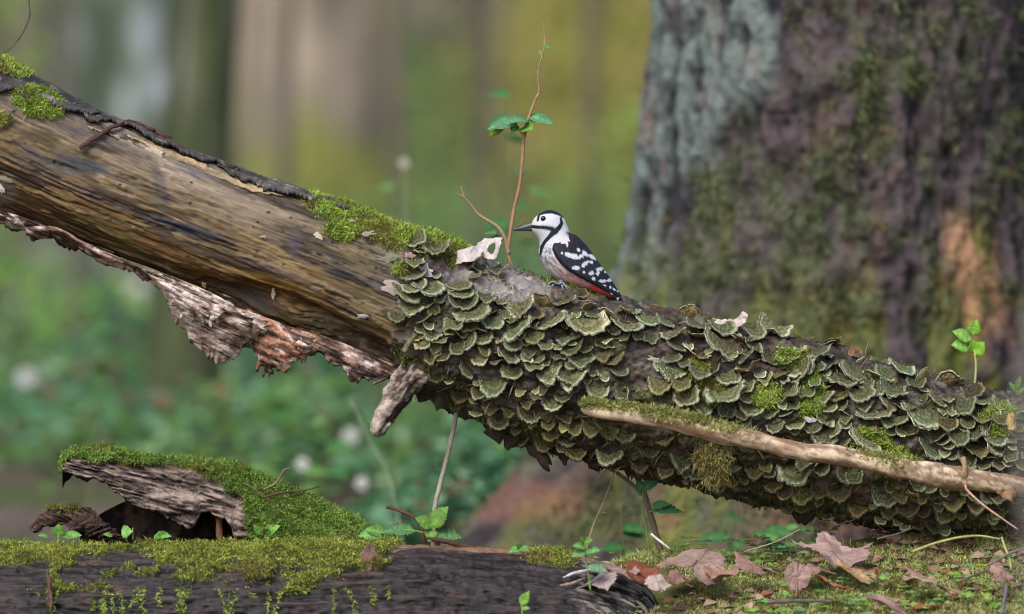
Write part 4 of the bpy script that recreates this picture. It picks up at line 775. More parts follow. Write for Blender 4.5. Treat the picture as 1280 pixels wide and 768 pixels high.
nF2 = len(fth); v = np.vstack([FV.reshape(-1, 3), FV[0].mean(0)[None], FV[-1].mean(0)[None]]); j = np.arange(nF2); j2 = (j+1) % nF2
cp = np.vstack([np.stack([j2, j, np.full(nF2, len(fpx)*nF2)], -1), np.stack([(len(fpx)-1)*nF2+j, (len(fpx)-1)*nF2+j2, np.full(nF2, len(fpx)*nF2+1)], -1)])
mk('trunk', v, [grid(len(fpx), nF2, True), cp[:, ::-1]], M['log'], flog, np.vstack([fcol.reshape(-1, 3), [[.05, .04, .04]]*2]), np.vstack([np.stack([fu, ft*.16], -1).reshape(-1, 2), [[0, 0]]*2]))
wm = fmoss.ravel(); idx = rng.choice(wm.size, 42000, p=wm/wm.sum()); nn = np.stack([0*ft, -np.sin(ft), np.cos(ft)], -1).reshape(-1, 3)[idx]
strands('moss', FV.reshape(-1, 3)[idx]+rng.normal(size=(42000, 3))*.0016, nn+[0, -.3, .1], flog, .0095, .0009, lin(94, 104, 40), lin(176, 182, 90), grav=.9, seed=31, curl=.9)
# trailing moss fronds hanging down the face
tv, tf, tcl, o_ = [], [], [], 0
bp_, bn_ = [], []
for q in range(34):
    px = rng.uniform(0, 490); m0 = np.interp(px, [0, 150, 170, 240, 330, 420, 470, 500], [44, 46, 32, 40, 62, 62, 46, 20]); ln = rng.uniform(14, 44); x0 = px; y0_ = np.interp(px, fpx, ftop)+m0*rng.uniform(.1, .6)
    for s in np.linspace(0, 1, 40):
        x0 += rng.normal(0, .9)+.25*math.sin(q); yy = y0_+ln*1.2*s; dz = min(1, max(0, (yy-np.interp(px, fpx, ftop))*S/FR)); a = math.acos(1-dz)
        bp_ += [P(x0, yy, 0)*[.9833, 0, 1]+np.array([0, FY0-(FR+.012)*math.sin(a), 0])]*3; bn_ += [[rng.normal(), -.5, -.3]]*3
strands('moss_frond', np.array(bp_), np.array(bn_), flog, .0065, .0009, lin(112, 134, 52), lin(170, 190, 96), grav=.6, seed=33)
# bark splinters on its face
for q, (pp_, wv, c) in enumerate([([(57, 714), (62, 730), (60, 745)], 5, (88, 66, 56)), ([(63, 738), (64, 752), (63, 766)], 5, (96, 70, 62)), ([(532, 672), (552, 676), (580, 683), (600, 686)], 7, (74, 56, 48)), ([(704, 722), (722, 716), (742, 712), (756, 708)], 5, (190, 184, 184)), ([(700, 732), (714, 730), (732, 722)], 4, (150, 128, 112))]):
    p = smooth([P(a, b, FY0-FR*math.sin(math.acos(max(-1, 1-max(0, b-np.interp(a, fpx, ftop))*S/FR)))-.008) for a, b in pp_], 20); V, F = tube(p, .5*wv*S*np.interp(np.linspace(0, 1, 20), [0, .3, .8, 1], [.3, 1, .8, .15]), 9, .6, q)
    mk('splinter', V, F, M['bark'], flog, lin(*c))
holed_leaf('dry_leaf', [(444, 711), (452, 692), (461, 681), (466, 680)], [(446, 713), (462, 714), (472, 708), (476, 700)], -.285, .010, (112, 88, 80), 'dull brown triangular dead leaf stuck on the face of the dark mossy log', 'dry leaf', seed=21)

# ------------------------------------------------------------------ rotten arched slab behind the log
ax_ = np.linspace(80, 478, 260); atop = smooth([(78, 581), (86, 570), (110, 566), (140, 566), (170, 575), (210, 577), (260, 582), (300, 589), (330, 600), (370, 611), (410, 628), (440, 645), (478, 676)], 260); abot = smooth([(78, 586), (98, 596), (118, 598), (138, 606), (156, 622), (180, 634), (205, 642), (226, 652), (240, 662), (254, 640), (272, 646), (288, 656), (300, 676), (380, 690), (478, 692)], 260)
s = np.linspace(0, 1, 260); apx = atop[:, 0]; at_ = atop[:, 1]; ab_ = np.interp(apx, abot[:, 0], abot[:, 1])
ab_ = ab_+9*fbm(n3(apx*.10, 1), 5, 601, .7); at_ = at_+3*fbm(n3(apx*.12, 4), 4, 602, .6)+9*fbm(n3(apx*.035, 9), 3, 604)*sst(280, 330, apx)*(1-sst(440, 475, apx))+5*sst(290, 340, apx)
nv = 70; tt = np.linspace(0, 1, nv)[None]; SX = apx[:, None]+0*tt
SY0 = .02
# section: from back top, over the crest, down the front face
cr = .35
SYp = np.where(tt < cr, at_[:, None], at_[:, None]+(ab_-at_)[:, None]*((tt-cr)/(1-cr)))
dep_ = np.where(tt < cr, .14*(1-tt/cr)+.03, .03-.085*np.sin(np.clip((tt-cr)/(1-cr), 0, 1)*math.pi/2)**.8)
g_ = SYp-.25*SX; re = fbm(n3(SX*.025, g_*.16), 4, 603, .6); re2 = fbm(n3(SX*.10, g_*.5), 3, 605); crk = np.clip(.2-np.abs(fbm(n3(SX*.02, g_*.12), 3, 606)), 0, 1)/.2
smoss = sst(-.1, .35, 1-(SYp-at_[:, None])/np.interp(apx, [80, 120, 200, 250, 300, 340, 478], [2, 13, 6, 12, 34, 200, 200])[:, None]+.5*fbm(n3(SX*.05, SYp*.07), 3, 607))
smoss = np.maximum(smoss, sst(330, 350, SX+14*re))
ypos = SY0+dep_-.013*re-.008*re2+.012*crk*(1-smoss)-.018*smoss*(.6+.9*fbm(n3(SX*.06, SYp*.08), 3, 609))-.06*sst(300, 400, SX)*sst(cr, 1, tt)
SV = P(SX, SYp-(4+5*fbm(n3(SX*.09, dep_*60), 2, 611))*smoss*(tt < .6), ypos); SV[..., 2] += np.where(tt < cr, -.03*(1-tt/cr)**2, 0)
scol = mixc(lin(62, 52, 49), lin(150, 134, 124), sst(-.4, .45, re+.7*re2)); scol = mixc(scol, lin(36, 30, 30), crk*.6); scol = mixc(scol, lin(112, 78, 62), sst(.2, .5, fbm(n3(SX*.03, SYp*.06), 3, 613))*.5)
scol = mixc(scol, mixc(lin(60, 78, 30), lin(92, 110, 48), sst(-.3, .3, fbm(n3(SX*.3, SYp*.3), 2, 615))), smoss*.92)
wf = sst(cr-.12, cr+.15, tt)[..., None]; nn = norm(np.array([0, .15, 1.0])*(1-wf)+np.array([0, -1.0, .25])*wf+0*SV)
slab = thing('rotten_log_piece', P(280, 690, .06), 'arched rotten log piece with moss on top behind the dark log at left', 'rotten log')
V, F = sheet(SV, np.full(SV.shape[:2], .018), nn); mk('shell', V, F, M['bark'], slab, np.vstack([scol.reshape(-1, 3), np.repeat(lin(40, 32, 28)[None], SV.shape[0]*nv, 0)]))
wm = smoss.ravel()+1e-9; idx = rng.choice(wm.size, 44000, p=wm/wm.sum())
strands('moss', SV.reshape(-1, 3)[idx]+rng.normal(size=(44000, 3))*.002, nn.reshape(-1, 3)[idx]+[0, -.2, .35], slab, .009, .0009, lin(78, 104, 42), lin(152, 180, 88), grav=.5, seed=35, curl=.9)
# dark brown wall closing the hollow under the slab
ip = np.linspace(100, 320, 120)[:, None]; it = np.linspace(0, 1, 30)[None]; itop = np.interp(ip, [100, 130, 150, 170, 200, 320], [660, 640, 630, 622, 620, 630]); IV = P(ip+0*it, itop+(690-itop)*it, .075+.03*np.sin(ip*.05)+.012*fbm(n3(ip*.06, it*4), 3, 621)-.03*it)
n = np.zeros_like(IV); n[..., 1] = -1; V, F = sheet(IV, np.full(IV.shape[:2], .02), n); f1 = fbm(V*60, 3, 623); mk('hollow_wall', V, F, M['bark'], slab, mixc(lin(30, 24, 22), lin(70, 54, 44), sst(-.2, .5, f1)))
V, F = tube(smooth([P(272, 640, .0), P(274, 655, -.005), P(275, 676, -.005)], 12), .0065, 9, .3, 3); mk('splinter', V, F, M['bark'], slab, lin(112, 86, 58))
for q, pts_ in enumerate([[(330, 612), (345, 604), (355, 588), (362, 586)], [(330, 622), (352, 616), (380, 613), (400, 608)], [(305, 604), (318, 612), (332, 622)]]):
    stem_(slab, pts_, .0024, .0012, [(126, 106, 92), (84, 60, 50), (96, 84, 70)][q], 20, -.035, name='twig_bit')
rp = thing('rotten_wood_chunk', P(90, 690, .06), 'small dark rotten wood chunk left of the arched mossy piece', 'rotten wood')
q = smooth([(38, 664, 5), (52, 652, 11), (72, 646, 15), (92, 644, 15), (108, 650, 13), (122, 662, 10), (132, 674, 6)], 120); V, F = tube(P(q[:, 0], q[:, 1]+2*vn(n3(q[:, 0]*.12, 3), 4), .03), q[:, 2]*S*(1+.25*vn(n3(q[:, 0]*.1, 1), 3)), 64, .0, 9); f1 = fbm(n3(V[:, 0]*34, V[:, 1]*150, V[:, 2]*210+V[:, 0]*60), 5, 631, .65); V = V+norm(V-V.mean(0))*(.016*f1-.004)[:, None]
mk('wood', V, F, M['bark'], rp, mixc(lin(40, 30, 28), lin(112, 88, 76), sst(-.3, .5, f1)))
q = smooth([(88, 664, 6), (100, 655, 12), (118, 658, 12), (136, 668, 10), (150, 680, 6)], 100); V, F = tube(P(q[:, 0], q[:, 1], .0), q[:, 2]*S*(1+.25*vn(n3(q[:, 0]*.1, 1), 3)), 56, .0, 12); f1 = fbm(n3(V[:, 0]*34, V[:, 1]*150, V[:, 2]*210-V[:, 0]*80), 5, 636, .65); V = V+norm(V-V.mean(0))*(.016*f1-.004)[:, None]; mk('wood', V, F, M['bark'], rp, mixc(lin(30, 24, 23), lin(80, 62, 56), sst(-.3, .4, f1)))
idx = rng.integers(0, 1500, 900); strands('moss', P(rng.uniform(58, 100, 900), 634+np.abs(rng.normal(0, 3, 900)), .03+rng.normal(0, .01, 900)), np.repeat([[0, -.2, 1.]], 900, 0), rp, .008, .001, lin(84, 90, 40), lin(130, 136, 64), seed=37)

# ------------------------------------------------------------------ bank at lower right: moss, herbs, litter
n = 120000
x = P(rng.uniform(700, 1420, n), 700, 0)[:, 0]; y = rng.uniform(-.62, .10, n); mk_ = fbm(n3(x*6, y*6), 3, 701)+.5*(x-.35)
k = mk_ > -.22+.1*rng.random(n); x, y = x[k], y[k]; B = np.stack([x, y, ground_z(x, y)], -1)
tag(strands('bank_moss', B, np.repeat([[0, -.25, 1.]], len(B), 0), None, .011, .0010, lin(118, 126, 66), lin(206, 208, 140), grav=.3, seed=41, curl=.9), 'soft yellow green moss carpeting the bank at lower right', 'moss')
n = 1500
x = P(rng.uniform(720, 1400, n), 700, 0)[:, 0]; y = rng.uniform(-.60, .12, n); k = vn(n3(x*9, y*9), 705) > .12; x, y = x[k], y[k]; n = len(x)
r = np.random.default_rng(707); hh = .006+.030*r.random(n); B0 = np.stack([x, y, ground_z(x, y)+hh], -1); B = np.repeat(B0, 3, 0); a = np.repeat(r.random(n)*6.28, 3)+np.tile([0, 2.1, 4.2], n)
C = mixc(lin(112, 168, 92), lin(142, 178, 70), np.repeat(r.random(n), 3)); C = mixc(C, lin(134, 164, 124), np.repeat(r.random(n) < .3, 3)*.8)
tag(leafcloud('wood_sorrel', B, np.stack([np.cos(a), np.sin(a), .15+0*a], -1), np.stack([0*a, -.35+0*a, 1+0*a], -1)+r.normal(size=(3*n, 3))*.2, np.repeat(.006+.009*r.random(n), 3), C, seed=709, wide=.5), 'tiny three leaved green herbs dotting the mossy bank', 'herbs', kind='stuff')
n = 2200
x = P(rng.uniform(690, 1420, n), 700, 0)[:, 0]; y = rng.uniform(-.62, .3, n); k = vn(n3(x*7, y*7), 715)-.25*(x-.4) > .05; x, y = x[k], y[k]; n = len(x); a = rng.random(n)*6.28
C = mixc(lin(120, 92, 78), lin(176, 146, 128), rng.random(n)); C = mixc(C, lin(134, 74, 52), (rng.random(n) < .2)*.8)
tag(leafcloud('leaf_litter', np.stack([x, y, ground_z(x, y)+.003+.01*rng.random(n)], -1), np.stack([np.cos(a), np.sin(a), .2*rng.normal(size=n)], -1), np.stack([.3*rng.normal(size=n), -.3+.3*rng.normal(size=n), np.ones(n)], -1), .012+.022*rng.random(n), C, seed=717, m='dry', wide=.4), 'small brown leaf scraps lying on the bank', 'leaf litter', kind='stuff')

def lobed_leaf(px, py, y, wpx, tilt, yaw, roll, c, lobes, label, seed, depth=.4, curl=.18, c2=None, stalk=True, group=None):
    """dead leaf with pointed lobes, veins raised; built flat then bent and turned"""
    nr2, na = 12, 120; a = np.linspace(0, 2*math.pi, na, endpoint=False)[None]; q = np.linspace(.02, 1, nr2)[:, None]
    ax2 = np.abs(((a-math.pi/2)*lobes/(2*math.pi)+.5) % 1-.5)*2           # 0 on a lobe axis, 1 in a notch
    rho = (1-depth*ax2**.8)*(1-.10*np.abs(np.sin(a*lobes*2.5)))*(1+.16*vn(n3(np.cos(a)*2, np.sin(a)*2, seed), seed)); rho = rho*np.where(np.abs(((a+math.pi/2) % (2*math.pi))) < .25, .7, 1)
    x = q*rho*np.cos(a); yv = q*rho*np.sin(a)
    vein = np.exp(-(ax2/.06)**2)*np.ones_like(q)
    z = curl*(.7*(x**2)*np.sign(vn(n3(seed, 1), 3)+.3)+.5*fbm(n3(x*1.6, yv*1.6, seed), 3, seed)+.22*np.sin(3*a+seed)*q**2)+.012*vein+.02*vn(n3(x*7, yv*7, seed), seed+2)
    V3 = np.stack([x, yv, z], -1); sc2 = wpx*S/2
    m3 = np.array((Matrix.Rotation(yaw, 3, 'Z') @ Matrix.Rotation(tilt, 3, 'X') @ Matrix.Rotation(roll, 3, 'Y')))
    W = (V3*sc2)@m3.T+P(px, py, y); nn = m3@np.array([0, 0, 1.0])
    n_ = nr2*na; Vv = np.vstack([W.reshape(-1, 3), (W-nn*.0008).reshape(-1, 3)]); g = grid(nr2, na, True); k = np.arange(na); k2 = (k+1) % na; l0 = (nr2-1)*na
    F = np.vstack([g, g[:, ::-1]+n_, np.stack([l0+k, l0+n_+k, l0+n_+k2, l0+k2], -1), np.stack([k, k2, k2+n_, k+n_], -1)])
    cc = lin(*c)*(1+.5*fbm(n3(x*3, yv*3, seed), 4, seed+4, .65))[..., None]; cc = mixc(cc, lin(*c)*.45, vein*.7); cc = mixc(cc, lin(*c)*.5, sst(.3, .5, fbm(n3(x*5, yv*5, seed), 3, seed+9))*.6)
    if c2: cc = mixc(cc, lin(*c2), sst(.0, .5, x*.6+fbm(n3(x*2, yv*2, seed), 2, seed+6)))
    root = thing('dead_leaf', P(px, py, y), label, 'dead leaf', group)
    mk('blade', Vv, F, M['dry'], root, np.vstack([cc.reshape(-1, 3), cc.reshape(-1, 3)*1.05]))
    if stalk:
        p0 = np.array([0, -.05, 0]); p1 = np.array([.05, -.8, .02]); p2 = np.array([.02, -1.35, .08]); pp = smooth([(m3@(p*sc2))+P(px, py, y) for p in (p0, p1, p2)], 12); V, F = tube(pp, .0011, 6); mk('leaf_stalk', V, F, M['twig'], root, lin(*c)*.7)
    return root
lobed_leaf(1042, 690, -.22, 116, R_(18), R_(16), R_(6), (164, 138, 130), 5, 'large pinkish brown maple leaf lying on the bank below the trunk', 3, depth=.42, curl=.45)
lobed_leaf(872, 700, -.25, 100, R_(14), R_(-24), R_(14), (148, 124, 114), 3, 'broad dull brown dead leaf leaning beside the end of the dark log', 7, depth=.3, curl=.42)
lobed_leaf(800, 716, -.30, 46, R_(28), R_(30), R_(-10), (122, 72, 54), 3, 'rusty red dead leaf left of the broad dull brown leaf', 9, depth=.2, curl=.45)
lobed_leaf(1070, 716, -.27, 58, R_(26), R_(70), R_(-8), (176, 142, 106), 3, 'orange tan dead leaf tucked under the large maple leaf', 12, depth=.15, curl=.25)
lobed_leaf(996, 722, -.33, 40, R_(60), R_(-10), R_(20), (158, 130, 120), 2, 'curled pale brown leaf standing on edge below the maple leaf', 14, depth=.2, curl=.6)
lobed_leaf(1158, 724, -.34, 66, R_(26), R_(80), R_(6), (156, 126, 114), 2, 'flat pale brown leaf lying on moss right of the maple leaf', 15, depth=.3, curl=.25, c2=(166, 108, 70))
lobed_leaf(942, 704, -.24, 56, R_(22), R_(60), R_(0), (146, 116, 104), 3, 'crumpled brown leaf between the broad leaf and the maple leaf', 17, depth=.2, curl=.5)
lobed_leaf(752, 722, -.33, 54, R_(22), R_(-60), R_(0), (160, 142, 136), 3, 'pale grey crumpled leaf at the broken end of the dark log', 19, depth=.25, curl=.45)
lobed_leaf(822, 728, -.36, 40, R_(25), R_(10), R_(0), (176, 158, 148), 2, 'small whitish dead leaf in front of the rusty red leaf', 23, depth=.15, curl=.3)
lobed_leaf(1112, 758, -.42, 60, R_(30), R_(85), R_(-8), (148, 120, 112), 2, 'narrow brown leaf half sunk in the moss at the bottom edge', 25, depth=.3, curl=.25)
lobed_leaf(1040, 728, -.34, 46, R_(24), R_(100), R_(0), (160, 104, 86), 2, 'reddish brown leaf lying flat just under the maple leaf', 27, depth=.2, curl=.3)
lobed_leaf(1012, 708, -.25, 60, R_(14), R_(50), R_(-6), (150, 122, 112), 5, 'dull brown lobed leaf lying half under the large maple leaf', 33, depth=.4, curl=.5)
lobed_leaf(905, 718, -.30, 52, R_(16), R_(-60), R_(6), (150, 118, 100), 3, 'crumpled brown leaf below the broad dull brown leaf', 35, depth=.3, curl=.5)
lobed_leaf(845, 724, -.33, 46, R_(18), R_(40), R_(-8), (128, 98, 86), 3, 'dark brown crumpled leaf in front of the broad dull brown leaf', 37, depth=.3, curl=.55)
lobed_leaf(775, 714, -.30, 48, R_(16), R_(20), R_(8), (154, 130, 122), 3, 'greyish brown leaf lying at the end of the dark log', 39, depth=.3, curl=.5)
lobed_leaf(1252, 716, -.36, 40, R_(40), R_(40), R_(0), (150, 120, 108), 3, 'small dark brown leaf on moss near the right edge', 29, depth=.25, curl=.4)
for q, (pts_, r0, c, lb) in enumerate([([(960, 753, -.42), (1000, 751, -.42), (1040, 752, -.42)], .0045, (92, 84, 78), 'short dark stick lying in the moss at the bottom edge'), ([(1236, 706, -.33), (1262, 692, -.30), (1284, 684, -.28)], .003, (120, 106, 98), 'thin grey twig lying on moss at the right edge'), ([(1252, 768, -.42), (1257, 742, -.4), (1258, 730, -.38)], .004, (96, 92, 98), 'grey upright twig end at the lower right corner'),
      ([(1140, 690, -.2), (1180, 676, -.2), (1220, 670, -.2), (1250, 674, -.22)], .0028, (150, 148, 92), 'arched mossy twig under the right end of the trunk'), ([(1096, 674, -.2), (1120, 668, -.19), (1142, 660, -.17)], .0018, (96, 84, 74), 'dark thin twig right of the maple leaf'), ([(1036, 662, -.19), (1052, 655, -.17), (1068, 650, -.15)], .0018, (70, 58, 52), 'dark thin twig touching the top of the maple leaf'),
      ([(930, 690, -.18), (968, 678, -.18), (1000, 662, -.19)], .0014, (150, 138, 112), 'fine pale twig left of the maple leaf'), ([(1196, 728, -.34), (1240, 712, -.33), (1275, 716, -.34)], .0022, (100, 84, 76), 'fine dark twig crossing moss near the right edge')]):
    p = smooth([P(*a) for a in pts_], 24); p[:, 2] = np.maximum(p[:, 2], ground_z(p[:, 0], p[:, 1])+.004); V, F = tube(p, np.linspace(r0, r0*.6, 24), 9, .25, q); tag(mk('twig', V, F, M['twig'], None, lin(*c)*(1+.3*vn(V*120, q))[:, None]), lb, 'twig')
lp = smooth([P(1252, 672, -.27), P(1256, 684, -.28), P(1262, 700, -.30), P(1264, 712, -.31)], 14); V, F = tube(lp, .0022, 7); tag(mk('twig', V, F, M['twig'], None, lin(150, 152, 104)), 'short green grey twig bent down at the right edge', 'twig')

# ------------------------------------------------------------------ stalks and seedlings round the logs
def plant(label, base, stems, leaves, name='seedling', cat='seedling', group=None, r0=.0016, c=(116, 150, 76)):
    t = thing(name, P(*base), label, cat, group)
    for s in stems: stem_(t, s, r0, r0*.7, c, 14)
    for q, (b, e, nn, cl, *k) in enumerate(leaves):
        a = P(*b); z = P(*e); put_leaf(t, a, z-a, nn, np.linalg.norm(z-a), cl, q, width=k[0] if k else .36, teeth=.13)
    return t
t = thing('dry_stalk', P(541, 690, .02), 'pale leaning dry stalk rising behind the dark log to the trunk', 'stalk')
stem_(t, [(572, 508, .0), (566, 540, .0), (558, 575, 0), (549, 610, 0), (543, 640, 0), (541, 690, 0)], .0042, .0046, (166, 158, 146), 40); stem_(t, [(551, 600, 0), (556, 592, -.004), (558, 590, -.004)], .0016, .001, (140, 120, 100), 6, name='side_shoot')
t = thing('dark_twig', P(530, 688, 0.0), 'short dark curved twig left of the pale dry stalk', 'twig'); stem_(t, [(483, 634, 0), (498, 638, 0), (515, 645, -.01), (525, 656, -.01), (531, 684, -.01)], .0028, .0038, (92, 62, 54), 24)
t = thing('dark_twig', P(548, 688, .03), 'small dark upright twig just right of the pale dry stalk', 'twig'); stem_(t, [(552, 640, .02), (549, 652, .02), (548, 688, .02)], .0024, .003, (88, 64, 52), 12)
G1, G2 = (116, 158, 72), (100, 146, 92)
plant('bright green toothed nettle seedling on the dark log at the foot of the pale stalk', (540, 676, -.05), [[(541, 678, -.05), (541, 664, -.05), (540, 655, -.05)], [(540, 668, -.05), (520, 664, -.05), (505, 662, -.05)]],
      [((541, 658, -.05), (558, 632, -.06), (-.4, -1, .6), G1, .38), ((540, 658, -.05), (520, 646, -.06), (.2, -1, .7), G1, .4), ((541, 662, -.05), (536, 676, -.07), (0, -1, .3), G1, .4), ((545, 668, -.05), (578, 669, -.06), (0, -.6, 1), G2, .4), ((518, 664, -.05), (476, 661, -.06), (0, -.5, 1), G2, .34), ((478, 668, -.05), (446, 668, -.06), (0, -.7, .8), (120, 176, 90), .36), ((480, 666, -.05), (458, 661, -.06), (0, -.9, .5), G1, .34)], name='nettle_seedling')
plant('small two leaved seedling on the crest of the dark log in the middle', (649, 690, -.2), [[(649, 692, -.21), (650, 686, -.21)]], [((650, 686, -.21), (636, 689, -.22), (0, -.7, 1), (118, 178, 96), .4), ((650, 686, -.21), (664, 687, -.22), (0, -.7, 1), (112, 172, 100), .4), ((650, 686, -.21), (646, 681, -.22), (0, -.9, .4), G1, .4)])
plant('upright pale green seedling standing before the broken end of the dark log', (736, 730, -.34), [[(738, 738, -.35), (735, 715, -.35), (732, 696, -.35), (731, 676, -.35)]], [((731, 690, -.35), (714, 694, -.36), (0, -.6, 1), (120, 172, 104), .42), ((732, 690, -.35), (750, 686, -.36), (0, -.6, 1), (120, 172, 104), .42), ((731, 678, -.35), (726, 672, -.36), (0, -1, .5), G1, .4), ((731, 678, -.35), (740, 674, -.36), (0, -1, .5), G1, .4), ((736, 708, -.35), (760, 712, -.36), (0, -.6, 1), (128, 164, 126), .4), ((731, 684, -.35), (716, 681, -.36), (0, -.7, .8), (112, 164, 84), .36)])
plant('tiny green shoot on the face of the dark log near the bottom', (653, 768, -.37), [[(653, 772, -.375), (652, 758, -.375), (650, 748, -.375)]], [((652, 756, -.375), (661, 739, -.38), (0, -1, .3), (134, 178, 76), .3), ((652, 760, -.375), (662, 760, -.38), (0, -.8, .6), (134, 178, 76), .35)])
plant('green heart leaved sprout beside the small dark rotten chunk', (72, 676, -.04), [[(73, 678, -.04), (73, 668, -.04)]], [((73, 670, -.04), (73, 656, -.05), (0, -1, .2), (132, 186, 84), .5), ((80, 670, -.04), (102, 667, -.05), (0, -.7, .9), (122, 176, 84), .3), ((60, 671, -.04), (48, 668, -.05), (0, -.7, .9), (122, 176, 84), .3)])
plant('little round leaved sprout on the dark log under the arched piece', (158, 676, -.05), [[(158, 676, -.06), (158, 668, -.06)], [(166, 674, -.06), (166, 660, -.06)]], [((152, 666, -.06), (165, 664, -.07), (0, -1, .3), (140, 196, 104), .5), ((140, 670, -.06), (130, 667, -.07), (0, -.8, .7), (128, 180, 84), .3), ((193, 671, -.06), (214, 668, -.07), (0, -.6, 1), (120, 186, 84), .36), ((205, 672, -.06), (198, 665, -.07), (0, -1, .4), (120, 180, 84), .4)])
plant('fern like green sprout at the foot of the mossy slope on the dark log', (330, 672, -.05), [[(330, 672, -.06), (338, 664, -.06)]], [((326, 668, -.06), (318, 656, -.07), (0, -1, .4), (118, 170, 74), .3), ((330, 668, -.06), (349, 656, -.07), (0, -.9, .6), (126, 180, 80), .3), ((330, 670, -.06), (346, 667, -.07), (0, -.8, .8), (120, 172, 70), .3)])
t = thing('forked_twig', P(826, 700, .10), 'grey forked twig standing under the middle of the trunk', 'twig'); stem_(t, [(788, 570, .08), (797, 596, .08), (806, 620, .08), (815, 650, .08), (826, 690, .08)], .0050, .0058, (140, 124, 106), 30); stem_(t, [(756, 583, .05), (772, 592, .06), (788, 604, .07), (802, 618, .08)], .0034, .0038, (150, 136, 122), 20, name='branch')
t = thing('thin_twig', P(733, 690, .05), 'fine pale twig left of the grey forked twig', 'twig'); stem_(t, [(770, 585, .05), (760, 614, .05), (750, 638, .05), (742, 656, .05), (732, 690, .05)], .0016, .0022, (172, 152, 118), 24); stem_(t, [(748, 644, .05), (755, 641, .05), (760, 642, .05)], .0014, .001, (150, 132, 100), 8, name='side_shoot')
t = thing('thin_twig', P(836, 690, -.1), 'short whitish twig end by the broad dull brown leaf', 'twig'); stem_(t, [(814, 668, -.12), (824, 676, -.13), (837, 686, -.14)], .0026, .0018, (186, 180, 170), 12)
plant('blue green leaves growing beside the grey forked twig', (806, 690, .02), [[(812, 690, .02), (806, 650, .02), (803, 612, .02)], [(812, 640, .02), (824, 636, .02)]], [((803, 612, .02), (826, 596, .01), (0, -.7, .9), (112, 180, 128), .36), ((826, 598, .02), (848, 590, .01), (0, -.7, .8), (116, 184, 138), .4), ((803, 614, .02), (796, 600, .01), (0, -1, .3), (108, 168, 108), .3), ((816, 638, .02), (854, 636, .01), (0, -.5, 1), (108, 172, 112), .3), ((814, 634, .02), (838, 628, .01), (0, -.6, .9), (116, 176, 116), .3)], name='leafy_shoot', cat='shoot')
plant('young bright green shoot rising behind the right end of the trunk', (1218, 520, .17), [[(1216, 560, .17), (1217, 500, .17), (1220, 460, .17), (1218, 440, .17)], [(1220, 444, .17), (1210, 425, .17)]], [((1219, 442, .17), (1230, 428, .16), (0, -1, .3), (146, 200, 66), .5), ((1213, 425, .17), (1192, 412, .16), (0, -.8, .7), (142, 194, 92), .36), ((1212, 432, .17), (1190, 430, .16), (0, -.9, .5), (138, 190, 84), .42), ((1218, 440, .17), (1217, 425, .16), (.3, -1, .3), (150, 204, 72), .4), ((1216, 418, .17), (1221, 400, .16), (0, -1, .3), (146, 196, 80), .4)], name='young_shoot', cat='shoot', c=(168, 176, 110), r0=.0024)
plant('feathery green sprig at the right edge above the fungi', (1270, 520, .14), [[(1272, 540, .14), (1270, 500, .14), (1271, 478, .14)]], [((1271, 500, .14), (1260, 488, .13), (0, -1, .3), (116, 164, 68), .2), ((1271, 494, .14), (1281, 484, .13), (0, -1, .3), (116, 164, 68), .2), ((1271, 490, .14), (1262, 478, .13), (0, -1, .3), (116, 164, 68), .2), ((1271, 486, .14), (1276, 470, .13), (0, -1, .3), (116, 164, 68), .2), ((1271, 508, .14), (1258, 500, .13), (0, -1, .3), (116, 164, 68), .2)], name='young_shoot', cat='shoot')

# ------------------------------------------------------------------ soft-focus plants a little way back
def anemone(px, py, d, size, label):
    y = d-12; c = P(px, py, y); zg = float(ground_z(c[0], c[1])); t = thing('wood_anemone', (c[0], c[1], zg), label, 'flower', 'white wood anemones')
    V, F = tube(smooth([[c[0]+.02, c[1], zg], [c[0]+.01, c[1], (zg+c[2])/2], c], 10), .0016, 6); mk('stem', V, F, M['twig'], t, lin(120, 150, 90))
    for q in range(6):
        a = q*math.pi/3; Dv = np.array([math.cos(a), -.35, math.sin(a)]); V, F = serrated(6, 0, .42, .1, .1); D = norm(Dv); N_ = np.array([0, -1, .3]); N_ = norm(N_-D*np.dot(N_, D)); X = np.cross(D, N_)
        mk('petal', (V[:, :1]*X+V[:, 1:2]*D+V[:, 2:]*N_)*size+c, F, M['petal'], t)
    V, F = tube(c+np.array([[0, .002, 0], [0, -.004, 0], [0, -.006, 0]]), [.004, .005, .002], 8); mk('flower_centre', V, F, M['leaf'], t, lin(206, 190, 70))
    for q in range(3):
        a = q*2.1+.4; put_leaf(t, [c[0]+.01, c[1], zg+(c[2]-zg)*.62], [math.cos(a), .6*math.sin(a), -.1], [0, -.5, 1], size*2.2, (84, 144, 84), q)
anemone(877, 643, 13.5, .022, 'white flower in gap below the trunk, right of the forked twig')
anemone(32, 472, 19.5, .030, 'blurred white flower under the trunk at the far left edge')
anemone(172, 357, 26, .034, 'blurred white flower close below the peeling bark at left')
anemone(378, 580, 15.5, .017, 'blurred white flower above the right end of the arched mossy piece')
anemone(452, 604, 15.2, .018, 'blurred white flower left of the short dark twig')
anemone(438, 545, 17, .022, 'blurred white flower beneath the broken stub')
anemone(505, 204, 15.5, .012, 'small blurred pale flower above the mossy crest, left of the sapling')
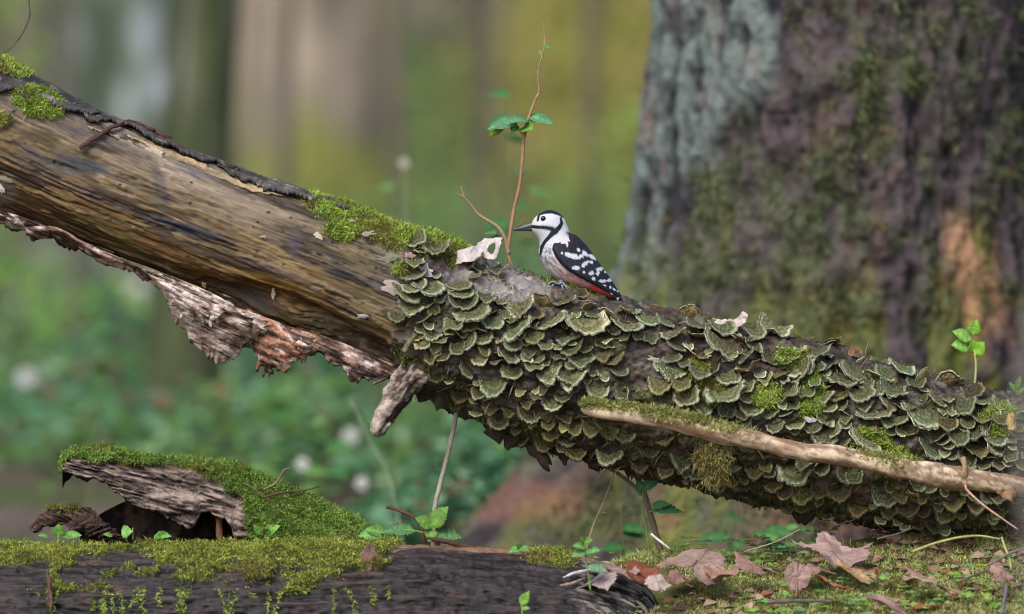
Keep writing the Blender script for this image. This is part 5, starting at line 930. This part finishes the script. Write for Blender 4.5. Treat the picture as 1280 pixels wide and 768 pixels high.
def soft_shrub(px, py0, py1, d, nl, size, seed, label, spread=30, cc=((78, 132, 72), (116, 160, 84))):
    r = np.random.default_rng(seed); y = d-12; b = P(px, py0, y); zg = float(ground_z(b[0], b[1])); top = P(px+spread*.2, py1, y); t = thing('background_shoot', (b[0], b[1], zg), label, 'shoot', 'soft focus shoots behind the trunk')
    pts_ = smooth([[b[0], b[1], zg], [(b[0]+top[0])/2+.01, b[1], (zg+top[2])/2], top], 24); V, F = tube(pts_, np.linspace(.0035, .0012, 24), 7, .1, seed); mk('stem', V, F, M['twig'], t, lin(112, 116, 80))
    for q in range(nl):
        s = pts_[r.integers(5, 24)]; a = r.random()*6.28; put_leaf(t, s, [math.cos(a), .5*math.sin(a), .1*r.normal()], [.2*r.normal(), -.5, 1], size*r.uniform(.6, 1.2), [cc[0], cc[1]][r.integers(0, 2)], q)
soft_shrub(628, 420, 120, 13.9, 16, .06, 801, 'soft focus leafy shoot just left of the brown sapling')
soft_shrub(655, 430, 215, 14.6, 9, .055, 802, 'soft focus shoot standing behind the brown sapling')
soft_shrub(488, 420, 190, 15.2, 9, .045, 803, 'soft focus shoot above the mossy crest')
soft_shrub(905, 720, 648, 12.9, 9, .06, 804, 'green leaves right of the white flower in the gap')
soft_shrub(945, 720, 640, 12.8, 12, .06, 805, 'green leaves in the gap left of the maple leaf')
soft_shrub(990, 720, 620, 12.9, 9, .055, 806, 'green leaves close above the maple leaf tip')
soft_shrub(770, 720, 630, 12.7, 7, .055, 807, 'green leaves low in the gap behind the fine pale twig')
soft_shrub(110, 640, 400, 16, 14, .06, 808, 'tall soft focus herb under the left end of the trunk')
soft_shrub(400, 660, 520, 15, 12, .06, 809, 'soft focus herb above the arched mossy piece')
soft_shrub(330, 640, 480, 16.5, 12, .06, 810, 'soft focus herb right of the lowest dark trunk')
soft_shrub(610, 660, 545, 15.5, 12, .06, 811, 'soft focus herb left of the tree root')
t = thing('pale_stem', P(505, 700, 1.6), 'out of focus pale leaning stem behind the broken stub', 'stem'); stem_(t, [(438, 500, 1.6), (462, 550, 1.6), (488, 602, 1.6), (510, 720, 1.6)], .0022, .0022, (130, 150, 118), 20)
# out of focus stem close to the camera at the right edge, curl of vine at the upper left
fs = thing('foreground_stem', (P(1310, 300, -5.4)[0], -5.4, 0), 'grey out of focus stem close to camera at the right edge', 'stem')
p = smooth([[P(1300, 560, -5.4)[0]+.04, -5.4, 0], P(1296, 640, -5.4), P(1286, 520, -5.4), P(1306, 380, -5.4), P(1330, 240, -5.4)], 30); V, F = tube(p, .009, 10, .15, 3); mk('stem', V, F, M['twig'], fs, lin(116, 112, 106))
vn_ = thing('hanging_vine', P(35, -300, .1), 'thin dark hanging vine tendril in the top left corner', 'vine')
stem_(vn_, [(30, -320, .1), (36, -60, .1), (36, 0, .1), (37, 20, .1), (28, 42, .1), (14, 60, .1), (-4, 70, .1)], .0016, .0010, (84, 74, 62), 40)
